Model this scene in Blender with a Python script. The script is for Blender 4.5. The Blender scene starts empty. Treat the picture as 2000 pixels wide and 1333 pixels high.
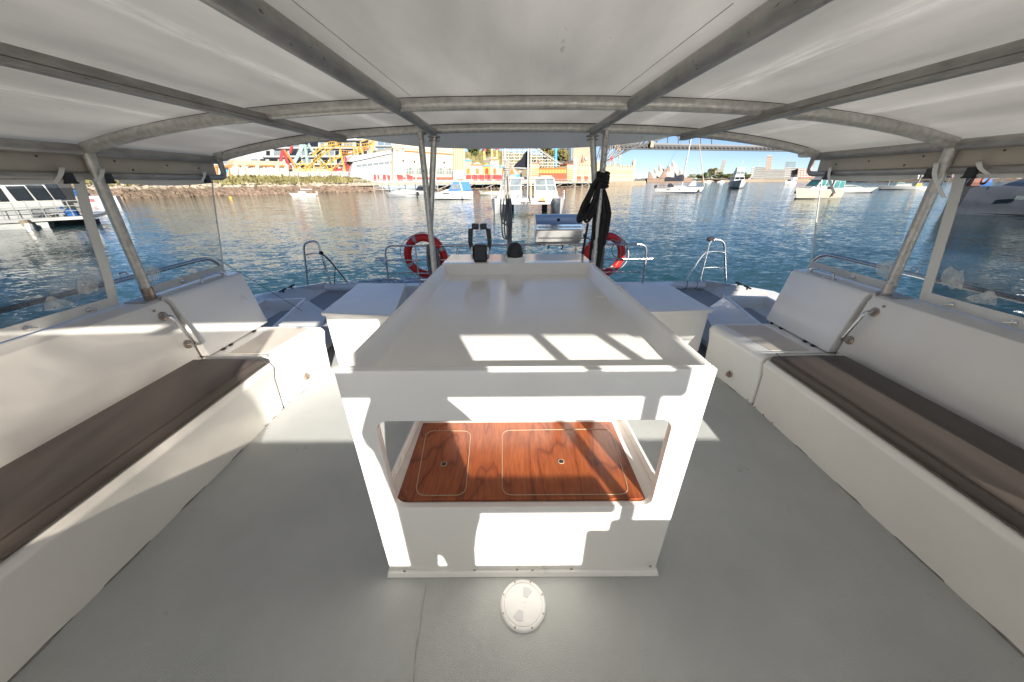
import bpy, bmesh, math, random
from mathutils import Vector, Matrix, noise as mnoise
R = math.radians
random.seed(7)
SC = bpy.context.scene
COL = SC.collection

# ------------------------------------------------------------------ camera
F_PX, PITCH, EYE, ROLL = 640.0, R(26.0), 1.73, R(0.35)
cam_data = bpy.data.cameras.new("camera")
cam_data.sensor_width = 36.0
cam_data.lens = F_PX / 2000 * 36
cam_data.clip_start = 0.03
cam_data.clip_end = 20000
cam = bpy.data.objects.new("camera", cam_data)
COL.objects.link(cam)
cam.matrix_world = Matrix.Translation((0, 0, EYE)) @ Matrix.Rotation(R(90) - PITCH, 4, 'X') @ Matrix.Rotation(-ROLL, 4, 'Z')
SC.camera = cam

# ------------------------------------------------------------------ light
SUN_AZ, SUN_EL = R(20.7), R(21.7)          # the sun stands behind the camera, to its right
to_sun = Vector((math.sin(SUN_AZ) * math.cos(SUN_EL), -math.cos(SUN_AZ) * math.cos(SUN_EL), math.sin(SUN_EL)))
sun = bpy.data.lights.new("sun", 'SUN')
sun.energy = 5.0
sun.angle = R(0.5)
sun.color = (1.0, 0.93, 0.83)
so = bpy.data.objects.new("sun", sun)
COL.objects.link(so)
so.rotation_euler = to_sun.to_track_quat('Z', 'Y').to_euler()
world = bpy.data.worlds.new("World")
SC.world = world
world.use_nodes = True
wn, wl = world.node_tree.nodes, world.node_tree.links
sky = wn.new('ShaderNodeTexSky')
sky.sky_type = 'NISHITA'
sky.sun_disc = False
sky.sun_elevation = SUN_EL
sky.sun_rotation = R(180) - SUN_AZ
sky.air_density = 0.5
sky.dust_density = 0.0
sky.ozone_density = 1.7
tc = wn.new('ShaderNodeTexCoord')
mp = wn.new('ShaderNodeMapping')
mp.inputs['Scale'].default_value = (1.6, 1.6, 5.5)
cl = wn.new('ShaderNodeTexNoise')
cl.inputs['Scale'].default_value = 2.2
cl.inputs['Detail'].default_value = 7
cl.inputs['Roughness'].default_value = 0.62
cr = wn.new('ShaderNodeValToRGB')
cr.color_ramp.elements[0].position = 0.50
cr.color_ramp.elements[0].color = (0, 0, 0, 1)
cr.color_ramp.elements[1].position = 0.75
cr.color_ramp.elements[1].color = (0.32, 0.32, 0.32, 1)
mx = wn.new('ShaderNodeMix')
mx.data_type = 'RGBA'
mx.inputs['B'].default_value = (6.2, 6.9, 7.6, 1)
bg = wn['Background']
bg.inputs['Strength'].default_value = 0.053
wl.new(tc.outputs['Generated'], mp.inputs['Vector'])
wl.new(mp.outputs['Vector'], cl.inputs['Vector'])
wl.new(cl.outputs['Fac'], cr.inputs['Fac'])
wl.new(cr.outputs['Color'], mx.inputs['Factor'])
wl.new(sky.outputs['Color'], mx.inputs['A'])
wl.new(mx.outputs['Result'], bg.inputs['Color'])
SC.view_settings.view_transform = 'Standard'
SC.view_settings.look = 'None'
SC.view_settings.exposure = 1.38
SC.view_settings.gamma = 1.0
SC.view_settings.use_curve_mapping = False
SC.cycles.use_denoising = True
SC.cycles.max_bounces = 10
SC.cycles.diffuse_bounces = 6
SC.cycles.glossy_bounces = 4
SC.cycles.transparent_max_bounces = 24
SC.cycles.sample_clamp_indirect = 6.0
SC.cycles.caustics_reflective = False
SC.cycles.caustics_refractive = False

# ------------------------------------------------------------------ survey: a photo point on a plane of known place
cp_, sp_, cro, sro = math.cos(PITCH), math.sin(PITCH), math.cos(ROLL), math.sin(ROLL)
def ray(u, v):
    a0, b0 = u - 1000, 666.5 - v
    a, b = a0 * cro + b0 * sro, -a0 * sro + b0 * cro
    return (a, F_PX * cp_ + b * sp_, -F_PX * sp_ + b * cp_)
def atZ(u, v, z):
    d = ray(u, v); t = (z - EYE) / d[2]
    return Vector((d[0] * t, d[1] * t, z))
def atY(u, v, y):
    d = ray(u, v); t = y / d[1]
    return Vector((d[0] * t, y, EYE + d[2] * t))
WATER = -1.3

# ------------------------------------------------------------------ materials
def mat(name, col, rough=0.5, metal=0.0, var=0.06, scale=6.0, bump=0.0, bscale=60.0, rvar=0.1, spec=0.5, coat=0.0, stretch=None, dirt=None, alpha=None):
    m = bpy.data.materials.new(name)
    m.use_nodes = True
    n, l = m.node_tree.nodes, m.node_tree.links
    b = n['Principled BSDF']
    b.inputs['Metallic'].default_value = metal
    b.inputs['Specular IOR Level'].default_value = spec
    b.inputs['Coat Weight'].default_value = coat
    b.inputs['Coat Roughness'].default_value = 0.12
    t = n.new('ShaderNodeTexCoord')
    src = t.outputs['Object']
    if stretch:
        mpn = n.new('ShaderNodeMapping')
        mpn.inputs['Scale'].default_value = stretch
        l.new(src, mpn.inputs['Vector'])
        src = mpn.outputs['Vector']
    nz = n.new('ShaderNodeTexNoise')
    nz.inputs['Scale'].default_value = scale
    nz.inputs['Detail'].default_value = 6
    nz.inputs['Roughness'].default_value = 0.6
    l.new(src, nz.inputs['Vector'])
    rp = n.new('ShaderNodeValToRGB')
    rp.color_ramp.elements[0].position = 0.3
    rp.color_ramp.elements[1].position = 0.7
    c0 = [max(0, k * (1 - var)) for k in col]; c1 = [min(1, k * (1 + var)) for k in col]
    rp.color_ramp.elements[0].color = (*c0, 1)
    rp.color_ramp.elements[1].color = (*c1, 1)
    l.new(nz.outputs['Fac'], rp.inputs['Fac'])
    colout = rp.outputs['Color']
    if dirt:                       # (colour, threshold, scale): specks and marks with a shape of their own
        dn = n.new('ShaderNodeTexNoise')
        dn.inputs['Scale'].default_value = dirt[2]
        dn.inputs['Detail'].default_value = 5
        dn.inputs['Roughness'].default_value = 0.7
        l.new(src, dn.inputs['Vector'])
        dr = n.new('ShaderNodeValToRGB')
        dr.color_ramp.elements[0].position = dirt[1]
        dr.color_ramp.elements[0].color = (0, 0, 0, 1)
        dr.color_ramp.elements[1].position = min(1, dirt[1] + 0.06)
        dr.color_ramp.elements[1].color = (1, 1, 1, 1)
        l.new(dn.outputs['Fac'], dr.inputs['Fac'])
        dm = n.new('ShaderNodeMix'); dm.data_type = 'RGBA'
        dm.inputs['B'].default_value = (*dirt[0], 1)
        l.new(dr.outputs['Color'], dm.inputs['Factor'])
        l.new(colout, dm.inputs['A'])
        colout = dm.outputs['Result']
    l.new(colout, b.inputs['Base Color'])
    mr = n.new('ShaderNodeMapRange')
    mr.inputs['To Min'].default_value = max(0.02, rough - rvar)
    mr.inputs['To Max'].default_value = min(1, rough + rvar)
    l.new(nz.outputs['Fac'], mr.inputs['Value'])
    l.new(mr.outputs['Result'], b.inputs['Roughness'])
    if bump:
        bn = n.new('ShaderNodeTexNoise')
        bn.inputs['Scale'].default_value = bscale
        bn.inputs['Detail'].default_value = 4
        l.new(src, bn.inputs['Vector'])
        bp = n.new('ShaderNodeBump')
        bp.inputs['Strength'].default_value = 1.0
        bp.inputs['Distance'].default_value = bump
        l.new(bn.outputs['Fac'], bp.inputs['Height'])
        l.new(bp.outputs['Normal'], b.inputs['Normal'])
    return m

M = {}
M['gel'] = mat('white gelcoat', (.81, .80, .775), .24, var=.03, scale=2.5, bump=.0012, bscale=9, coat=.5, dirt=((.70, .675, .63), .66, 4))
M['gelcream'] = mat('aged cream gelcoat', (.76, .735, .69), .34, var=.04, scale=2.2, bump=.0012, bscale=8, coat=.1, dirt=((.30, .28, .26), .765, 22))
M['white'] = mat('white paint', (.80, .80, .79), .35, var=.03, scale=4, bump=.0008, bscale=30)
M['roof'] = mat('white roof underside', (.70, .69, .67), .34, var=.16, scale=1.5, bump=.004, bscale=3.5, rvar=.10, stretch=(2.0, .55, 1), dirt=((.50, .485, .46), .665, 6))
M['visor'] = mat('pale visor underside', (.70, .71, .71), .3, var=.05, scale=2, bump=.002, bscale=5, stretch=(2, .6, 1))
M['alu'] = mat('pitted aluminium', (.53, .515, .49), .42, metal=.55, var=.22, scale=30, bump=.0012, bscale=160, dirt=((.16, .14, .12), .64, 120))
M['aludark'] = mat('dull grey aluminium', (.36, .345, .33), .45, metal=.5, var=.25, scale=22, bump=.001, bscale=140, dirt=((.12, .10, .09), .63, 90), stretch=(1, .3, 1))
M['steel'] = mat('stainless steel', (.62, .62, .62), .27, metal=1.0, var=.06, scale=12, rvar=.06)
M['steelbrush'] = mat('brushed stainless', (.70, .69, .68), .12, metal=1.0, var=.05, scale=9, rvar=.05, stretch=(.4, 8, 8))
M['rust'] = mat('tarnished steel', (.36, .29, .24), .4, metal=.7, var=.35, scale=40)
M['black'] = mat('black plastic', (.016, .016, .017), .42, var=.3, scale=30)
M['rubber'] = mat('black rubber', (.02, .02, .02), .6, var=.3, scale=40)
M['blackrope'] = mat('black rope fibre', (.012, .012, .014), .8, var=.5, scale=120, bump=.004, bscale=180)
M['greyrope'] = mat('grey rope fibre', (.27, .26, .24), .85, var=.35, scale=120, bump=.004, bscale=180)
M['whiterope'] = mat('pale rope fibre', (.66, .63, .58), .8, var=.2, scale=120)
M['red'] = mat('red life ring shell', (.72, .024, .018), .42, var=.12, scale=8)
M['reflect'] = mat('grey reflective tape', (.42, .42, .42), .35, var=.1, scale=30)
M['deck'] = mat('grey nonslip deck', (.42, .435, .43), .58, var=.085, scale=2.2, bump=.0035, bscale=300, rvar=.12, dirt=((.345, .345, .33), .655, 5.5))
M['sidedeck'] = mat('pale grey side deck', (.40, .41, .42), .65, var=.08, scale=3, bump=.002, bscale=240)
M['cushion'] = mat('brown vinyl', (.084, .069, .061), .46, var=.05, scale=2.5, bump=.010, bscale=1.8, stretch=(2.2, .45, 1), spec=.3)
M['piping'] = mat('dark brown stitching', (.055, .042, .036), .6, var=.3, scale=60)
M['beige'] = mat('beige side panel', (.46, .41, .35), .5, var=.09, scale=5, dirt=((.16, .13, .10), .74, 26))
M['vinylwhite'] = mat('white vinyl band', (.70, .69, .66), .45, var=.05, scale=8, bump=.002, bscale=14)
M['faintseam'] = mat('faint deck joint', (.32, .315, .30), .7, var=.3, scale=30)
M['gripgrey'] = mat('pale grip plastic', (.60, .61, .63), .4, var=.04)
M['seam'] = mat('seam sealant', (.20, .185, .17), .7, var=.4, scale=25)
M['tan'] = mat('worn tan nonslip', (.62, .565, .50), .6, var=.06, scale=6, bump=.001, bscale=220)
M['blackglass'] = mat('dark tinted glass', (.012, .014, .018), .06, var=.2, scale=2, spec=.6)
M['greyglass'] = mat('grey window glass', (.16, .19, .20), .08, var=.3, scale=3, spec=.6)
M['cream'] = mat('cream render', (0.400, 0.336, 0.232), .7, var=.06, scale=.3)
M['creamlight'] = mat('pale cream render', (0.416, 0.384, 0.312), .7, var=.05, scale=.3)
M['orange'] = mat('orange paint', (.44, .175, .05), .5, var=.08, scale=1)
M['yellow'] = mat('yellow steel paint', (.48, .295, .06), .45, var=.10, scale=1)
M['paleyellow'] = mat('pale yellow steel paint', (0.464, 0.368, 0.112), .45, var=.10, scale=1)
M['redpaint'] = mat('crimson paint', (.33, .045, .045), .5, var=.12, scale=1)
M['redwall'] = mat('red boarded wall', (0.336, 0.080, 0.044), .6, var=.10, scale=1.5)
M['hoarding'] = mat('maroon hoarding', (.30, .05, .045), .6, var=.2, scale=.8)
M['teal'] = mat('pale teal steel paint', (0.256, 0.376, 0.352), .5, var=.08, scale=1)
M['bluepaint'] = mat('blue paint', (.05, .36, .66), .5, var=.1, scale=2)
M['bluecanvas'] = mat('blue canvas', (.035, .15, .44), .75, var=.15, scale=4, bump=.01, bscale=6)
M['greycanvas'] = mat('grey canvas cover', (.42, .41, .40), .75, var=.1, scale=4, bump=.02, bscale=3)
M['darkcanvas'] = mat('navy black canvas', (.012, .014, .024), .8, var=.3, scale=4)
M['metalroof'] = mat('pale metal roofing', (0.368, 0.376, 0.384), .45, var=.06, scale=.5)
M['concrete'] = mat('pale concrete', (0.320, 0.308, 0.288), .8, var=.1, scale=.4)
M['sandstone'] = mat('sandstone', (0.320, 0.256, 0.184), .85, var=.12, scale=.2)
M['timber'] = mat('weathered timber', (.30, .25, .20), .8, var=.25, scale=1.2)
M['piledark'] = mat('dark tarred timber', (.06, .045, .035), .8, var=.4, scale=1.5)
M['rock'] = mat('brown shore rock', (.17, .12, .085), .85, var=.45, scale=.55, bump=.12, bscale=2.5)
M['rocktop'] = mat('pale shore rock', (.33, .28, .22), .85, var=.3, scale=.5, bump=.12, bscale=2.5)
M['bank'] = mat('bank soil and grass', (.15, .13, .05), .9, var=.5, scale=.35, bump=.2, bscale=1.5)
M['grass'] = mat('dry grass', (.15, .132, .05), .8, var=.45, scale=.25)
M['leaf'] = mat('dark tree leaf', (.085, .105, .030), .75, var=.5, scale=.35)
M['leafwarm'] = mat('olive tree leaf', (.15, .13, .04), .75, var=.45, scale=.3)
M['bark'] = mat('tree bark', (.12, .09, .06), .9, var=.3, scale=2)
M['bridgegrey'] = mat('grey bridge road deck', (.15, .15, .155), .7, var=.12, scale=.05)
M['bridge'] = mat('grey bridge steel', (.032, .034, .038), .6, var=.2, scale=.05)
M['sail'] = mat('cream tiled shell', (.285, .275, .255), .45, var=.05, scale=.03)
M['brownglass'] = mat('brown glass wall', (.17, .09, .055), .4, var=.25, scale=.05)
M['podium'] = mat('pinkish stone podium', (.23, .165, .125), .8, var=.1, scale=.03)
M['towerpale'] = mat('pale tower concrete', (.25, .238, .21), .7, var=.06, scale=.02)
M['towerglass'] = mat('blue grey tower glass', (.16, .22, .27), .2, var=.25, scale=.06)
M['paleglass'] = mat('pale window bands', (.115, .125, .135), .4, var=.15, scale=.1)
M['brick'] = mat('brick red roofs', (.26, .11, .075), .8, var=.2, scale=.05)
M['greyhull'] = mat('blue grey hull', (.105, .115, .145), .28, var=.06, scale=1)
M['antifoul'] = mat('dark bottom paint', (.035, .03, .03), .6, var=.3, scale=2)
M['navystripe'] = mat('navy stripe', (.02, .035, .12), .4, var=.1, scale=2)
M['tealwin'] = mat('teal tinted screen', (.06, .20, .20), .08, var=.3, scale=1)
M['skin'] = mat('skin', (.55, .33, .24), .5)
M['buildingwhite'] = mat('white building paint', (.36, .36, .355), .6, var=.04, scale=.3)
M['boatwhite'] = mat('white boat gelcoat', (0.496, 0.496, 0.488), .3, var=.03, scale=2)
M['shirt'] = mat('dark shirt', (.04, .045, .06), .8, var=.2, scale=8)

def let_light_through(m, f, col, tint=False):     # translucency added so sunlit roof and canvas glow and brighten the cockpit
    n, l = m.node_tree.nodes, m.node_tree.links
    out = n['Material Output']; b = n['Principled BSDF']
    tl = n.new('ShaderNodeBsdfTranslucent'); tl.inputs['Color'].default_value = (*col, 1)
    if tint: l.new(b.inputs['Base Color'].links[0].from_socket, tl.inputs['Color'])
    mx_ = n.new('ShaderNodeMixShader'); mx_.inputs['Fac'].default_value = f
    l.new(b.outputs[0], mx_.inputs[1]); l.new(tl.outputs[0], mx_.inputs[2]); l.new(mx_.outputs[0], out.inputs['Surface'])
M['glowcloth'] = mat('white canvas dodger', (.76, .75, .72), .7, var=.04, scale=3)
let_light_through(M['glowcloth'], .45, (.92, .91, .88))  # canvas made translucent so the unseen sill glows onto the console front
def add_rubs(m, xs, width, col):
    n, l = m.node_tree.nodes, m.node_tree.links
    b = n['Principled BSDF']; src = b.inputs['Base Color'].links[0].from_socket
    t = n.new('ShaderNodeTexCoord'); sep = n.new('ShaderNodeSeparateXYZ'); l.new(t.outputs['Object'], sep.inputs[0])
    mpn = n.new('ShaderNodeMapping'); mpn.inputs['Scale'].default_value = (28, 3.2, 1); l.new(t.outputs['Object'], mpn.inputs['Vector'])
    nz = n.new('ShaderNodeTexNoise'); nz.inputs['Scale'].default_value = 1; nz.inputs['Detail'].default_value = 6; nz.inputs['Roughness'].default_value = .75
    l.new(mpn.outputs['Vector'], nz.inputs['Vector'])
    tot = None
    for x in xs:
        d = n.new('ShaderNodeMath'); d.operation = 'SUBTRACT'; d.inputs[1].default_value = x; l.new(sep.outputs['X'], d.inputs[0])
        a = n.new('ShaderNodeMath'); a.operation = 'ABSOLUTE'; l.new(d.outputs[0], a.inputs[0])
        r = n.new('ShaderNodeMapRange'); r.inputs['From Min'].default_value = 0; r.inputs['From Max'].default_value = width; r.inputs['To Min'].default_value = 1; r.inputs['To Max'].default_value = 0
        l.new(a.outputs[0], r.inputs['Value'])
        if tot is None: tot = r.outputs[0]
        else:
            q = n.new('ShaderNodeMath'); q.operation = 'MAXIMUM'; l.new(tot, q.inputs[0]); l.new(r.outputs[0], q.inputs[1]); tot = q.outputs[0]
    mm = n.new('ShaderNodeMath'); mm.operation = 'MULTIPLY'; l.new(tot, mm.inputs[0])
    r2 = n.new('ShaderNodeMapRange'); r2.inputs['From Min'].default_value = .38; r2.inputs['From Max'].default_value = .60; l.new(nz.outputs['Fac'], r2.inputs['Value']); l.new(r2.outputs[0], mm.inputs[1])
    mx_ = n.new('ShaderNodeMix'); mx_.data_type = 'RGBA'; mx_.inputs['B'].default_value = (*col, 1)
    l.new(mm.outputs[0], mx_.inputs['Factor']); l.new(src, mx_.inputs['A']); l.new(mx_.outputs['Result'], b.inputs['Base Color'])

add_rubs(M['roof'], (-1.93, -1.02, .98, 1.03, 1.90), .05, (.97, .96, .94))
let_light_through(M['roof'], .52, (.89, .875, .84), True)
let_light_through(M['visor'], .3, (.9, .9, .88))

def water_mat():
    m = bpy.data.materials.new('harbour water'); m.use_nodes = True
    n, l = m.node_tree.nodes, m.node_tree.links
    b = n['Principled BSDF']
    b.inputs['Base Color'].default_value = (.006, .042, .042, 1)
    b.inputs['Roughness'].default_value = .06
    b.inputs['IOR'].default_value = 1.33
    b.inputs['Specular IOR Level'].default_value = .5
    t = n.new('ShaderNodeTexCoord')
    vec = None
    for sc, st, w, det in ((.30, (1, 1.8, 1), (.07, .12), 2), (2.4, (1, 2.1, 1), (.20, .34), 4), (8.0, (1, 1.7, 1), (.15, .25), 3)):
        mpn = n.new('ShaderNodeMapping'); mpn.inputs['Scale'].default_value = st
        mpn.inputs['Rotation'].default_value = (0, 0, R(9))
        l.new(t.outputs['Object'], mpn.inputs['Vector'])
        z = n.new('ShaderNodeTexNoise'); z.inputs['Scale'].default_value = sc; z.inputs['Detail'].default_value = det
        z.inputs['Roughness'].default_value = .5; z.inputs['Distortion'].default_value = .7
        l.new(mpn.outputs['Vector'], z.inputs['Vector'])
        a = n.new('ShaderNodeVectorMath'); a.operation = 'SUBTRACT'; a.inputs[1].default_value = (.5, .5, .5)
        l.new(z.outputs['Color'], a.inputs[0])
        k = n.new('ShaderNodeVectorMath'); k.operation = 'MULTIPLY'; k.inputs[1].default_value = (w[0], w[1], 0)
        l.new(a.outputs[0], k.inputs[0])
        if vec is None: vec = k.outputs[0]
        else:
            q = n.new('ShaderNodeVectorMath'); q.operation = 'ADD'
            l.new(vec, q.inputs[0]); l.new(k.outputs[0], q.inputs[1]); vec = q.outputs[0]
    up = n.new('ShaderNodeVectorMath'); up.operation = 'ADD'; up.inputs[1].default_value = (0, 0, 1)
    l.new(vec, up.inputs[0])
    nm = n.new('ShaderNodeVectorMath'); nm.operation = 'NORMALIZE'; l.new(up.outputs[0], nm.inputs[0])
    l.new(nm.outputs[0], b.inputs['Normal'])
    return m
M['water'] = water_mat()

def vinyl_mat(name, dark, pale):
    m = bpy.data.materials.new(name); m.use_nodes = True
    n, l = m.node_tree.nodes, m.node_tree.links
    out = n['Material Output']; n.remove(n['Principled BSDF'])
    t = n.new('ShaderNodeTexCoord')
    mpn = n.new('ShaderNodeMapping'); mpn.inputs['Scale'].default_value = (1, .8, 1.2)
    l.new(t.outputs['Object'], mpn.inputs['Vector'])
    z = n.new('ShaderNodeTexNoise'); z.inputs['Scale'].default_value = 3.0; z.inputs['Detail'].default_value = 3; z.inputs['Distortion'].default_value = 1.2
    l.new(mpn.outputs['Vector'], z.inputs['Vector'])
    bp = n.new('ShaderNodeBump'); bp.inputs['Distance'].default_value = .008; bp.inputs['Strength'].default_value = .6
    l.new(z.outputs['Fac'], bp.inputs['Height'])
    tr = n.new('ShaderNodeBsdfTransparent')
    mps = n.new('ShaderNodeMapping'); mps.inputs['Rotation'].default_value = (R(38), 0, 0); mps.inputs['Scale'].default_value = (1, .55, 4.5)
    zs = n.new('ShaderNodeTexNoise'); zs.inputs['Scale'].default_value = 1.5; zs.inputs['Detail'].default_value = 2; zs.inputs['Distortion'].default_value = .5
    l.new(t.outputs['Object'], mps.inputs['Vector']); l.new(mps.outputs['Vector'], zs.inputs['Vector'])
    rs = n.new('ShaderNodeValToRGB'); rs.color_ramp.elements[0].position = .38; rs.color_ramp.elements[1].position = .68
    rs.color_ramp.elements[0].color = (*dark, 1); rs.color_ramp.elements[1].color = (*pale, 1)
    l.new(zs.outputs['Fac'], rs.inputs['Fac']); l.new(rs.outputs['Color'], tr.inputs['Color'])
    g = n.new('ShaderNodeBsdfGlossy'); g.inputs['Roughness'].default_value = .08
    l.new(bp.outputs['Normal'], g.inputs['Normal'])
    d = n.new('ShaderNodeBsdfDiffuse'); d.inputs['Color'].default_value = (.7, .72, .72, 1)
    lw = n.new('ShaderNodeLayerWeight'); lw.inputs['Blend'].default_value = .5
    fr = n.new('ShaderNodeMath'); fr.operation = 'POWER'; fr.inputs[1].default_value = 4.0
    l.new(lw.outputs['Facing'], fr.inputs[0])
    m1 = n.new('ShaderNodeMixShader'); m2 = n.new('ShaderNodeMixShader')
    # smears: streaky clouding of the old plastic
    z2 = n.new('ShaderNodeTexNoise'); z2.inputs['Scale'].default_value = 2.2; z2.inputs['Detail'].default_value = 7; z2.inputs['Roughness'].default_value = .7; z2.inputs['Distortion'].default_value = 2
    l.new(mpn.outputs['Vector'], z2.inputs['Vector'])
    rp = n.new('ShaderNodeMapRange'); rp.inputs['From Min'].default_value = .52; rp.inputs['From Max'].default_value = .85
    rp.inputs['To Min'].default_value = .006; rp.inputs['To Max'].default_value = .10
    l.new(z2.outputs['Fac'], rp.inputs['Value'])
    l.new(rp.outputs['Result'], m1.inputs['Fac']); l.new(tr.outputs[0], m1.inputs[1]); l.new(d.outputs[0], m1.inputs[2])
    k = n.new('ShaderNodeMath'); k.operation = 'MULTIPLY_ADD'; k.inputs[1].default_value = .55; k.inputs[2].default_value = .03
    l.new(fr.outputs[0], k.inputs[0])
    l.new(k.outputs[0], m2.inputs['Fac']); l.new(m1.outputs[0], m2.inputs[1]); l.new(g.outputs[0], m2.inputs[2])
    l.new(m2.outputs[0], out.inputs['Surface'])
    return m
M['vinyl'] = vinyl_mat('clear vinyl', (.74, .76, .75), (.86, .87, .86))
M['oldvinyl'] = vinyl_mat('tinted old vinyl', (.36, .375, .375), (.66, .67, .66))

def cloudy_vinyl():      # old windscreen plastic: lets the sun through in soft streaks
    m = bpy.data.materials.new('cloudy windscreen vinyl'); m.use_nodes = True
    n, l = m.node_tree.nodes, m.node_tree.links
    out = n['Material Output']; n.remove(n['Principled BSDF'])
    t = n.new('ShaderNodeTexCoord'); mpn = n.new('ShaderNodeMapping'); mpn.inputs['Scale'].default_value = (2.0, 1, 1.1); mpn.inputs['Rotation'].default_value = (0, R(35), 0)
    z = n.new('ShaderNodeTexNoise'); z.inputs['Scale'].default_value = 1.6; z.inputs['Detail'].default_value = 3; z.inputs['Distortion'].default_value = 1.5
    l.new(t.outputs['Object'], mpn.inputs['Vector']); l.new(mpn.outputs['Vector'], z.inputs['Vector'])
    rp = n.new('ShaderNodeValToRGB'); rp.color_ramp.elements[0].position = .36; rp.color_ramp.elements[0].color = (.20, .19, .175, 1); rp.color_ramp.elements[1].position = .66; rp.color_ramp.elements[1].color = (.52, .50, .47, 1)
    l.new(z.outputs['Fac'], rp.inputs['Fac'])
    tr = n.new('ShaderNodeBsdfTransparent'); l.new(rp.outputs['Color'], tr.inputs['Color'])
    tl = n.new('ShaderNodeBsdfTranslucent'); tl.inputs['Color'].default_value = (.8, .79, .76, 1)
    mx_ = n.new('ShaderNodeMixShader'); mx_.inputs['Fac'].default_value = .25
    l.new(tr.outputs[0], mx_.inputs[1]); l.new(tl.outputs[0], mx_.inputs[2]); l.new(mx_.outputs[0], out.inputs['Surface'])
    return m
M['cloudyvinyl'] = cloudy_vinyl()

def patch_mat():
    m = bpy.data.materials.new('peeling clear patch'); m.use_nodes = True
    n, l = m.node_tree.nodes, m.node_tree.links
    out = n['Material Output']; b = n['Principled BSDF']; b.inputs['Base Color'].default_value = (.72, .72, .70, 1); b.inputs['Roughness'].default_value = .5
    tr = n.new('ShaderNodeBsdfTransparent'); mx_ = n.new('ShaderNodeMixShader')
    t = n.new('ShaderNodeTexCoord'); z = n.new('ShaderNodeTexNoise'); z.inputs['Scale'].default_value = 22; z.inputs['Detail'].default_value = 6
    l.new(t.outputs['Object'], z.inputs['Vector'])
    r = n.new('ShaderNodeMapRange'); r.inputs['From Min'].default_value = .3; r.inputs['From Max'].default_value = .7; r.inputs['To Min'].default_value = .12; r.inputs['To Max'].default_value = .55
    l.new(z.outputs['Fac'], r.inputs['Value']); l.new(r.outputs[0], mx_.inputs['Fac'])
    l.new(tr.outputs[0], mx_.inputs[1]); l.new(b.outputs[0], mx_.inputs[2]); l.new(mx_.outputs[0], out.inputs['Surface'])
    return m
M['patch'] = patch_mat()

def wood_mat():
    m = bpy.data.materials.new('varnished red timber'); m.use_nodes = True
    n, l = m.node_tree.nodes, m.node_tree.links
    b = n['Principled BSDF']; b.inputs['Roughness'].default_value = .32
    b.inputs['Coat Weight'].default_value = .2; b.inputs['Coat Roughness'].default_value = .25
    t = n.new('ShaderNodeTexCoord')
    mpn = n.new('ShaderNodeMapping'); mpn.inputs['Scale'].default_value = (2.3, .75, 1); mpn.inputs['Rotation'].default_value = (0, 0, R(-18))
    l.new(t.outputs['Object'], mpn.inputs['Vector'])
    warp = n.new('ShaderNodeTexNoise'); warp.inputs['Scale'].default_value = 1.7; warp.inputs['Detail'].default_value = 4; warp.inputs['Roughness'].default_value = .4; warp.inputs['Distortion'].default_value = .3
    l.new(mpn.outputs['Vector'], warp.inputs['Vector'])
    k = n.new('ShaderNodeMath'); k.operation = 'MULTIPLY'; k.inputs[1].default_value = 8.5
    l.new(warp.outputs['Fac'], k.inputs[0])
    fr = n.new('ShaderNodeMath'); fr.operation = 'FRACT'
    l.new(k.outputs[0], fr.inputs[0])
    rp = n.new('ShaderNodeValToRGB')
    e = rp.color_ramp.elements
    e[0].position = 0; e[0].color = (.15, .032, .011, 1)
    e[1].position = 1; e[1].color = (.255, .058, .017, 1)
    for pos, c in ((.06, (.19, .041, .013, 1)), (.16, (.29, .071, .020, 1)), (.6, (.325, .086, .025, 1))):
        x = e.new(pos); x.color = c
    l.new(fr.outputs[0], rp.inputs['Fac'])
    fine = n.new('ShaderNodeTexNoise'); fine.inputs['Scale'].default_value = 26; fine.inputs['Detail'].default_value = 6
    mp2 = n.new('ShaderNodeMapping'); mp2.inputs['Scale'].default_value = (5, .5, 1); mp2.inputs['Rotation'].default_value = (0, 0, R(-14))
    l.new(t.outputs['Object'], mp2.inputs['Vector']); l.new(mp2.outputs['Vector'], fine.inputs['Vector'])
    mm = n.new('ShaderNodeMix'); mm.data_type = 'RGBA'; mm.blend_type = 'MULTIPLY'; mm.inputs['Factor'].default_value = .62
    l.new(rp.outputs['Color'], mm.inputs['A'])
    r2 = n.new('ShaderNodeValToRGB'); r2.color_ramp.elements[0].position = .35; r2.color_ramp.elements[0].color = (.5, .5, .5, 1); r2.color_ramp.elements[1].position = .62
    l.new(fine.outputs['Fac'], r2.inputs['Fac']); l.new(r2.outputs['Color'], mm.inputs['B'])
    l.new(mm.outputs['Result'], b.inputs['Base Color'])
    return m
M['wood'] = wood_mat()

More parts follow.
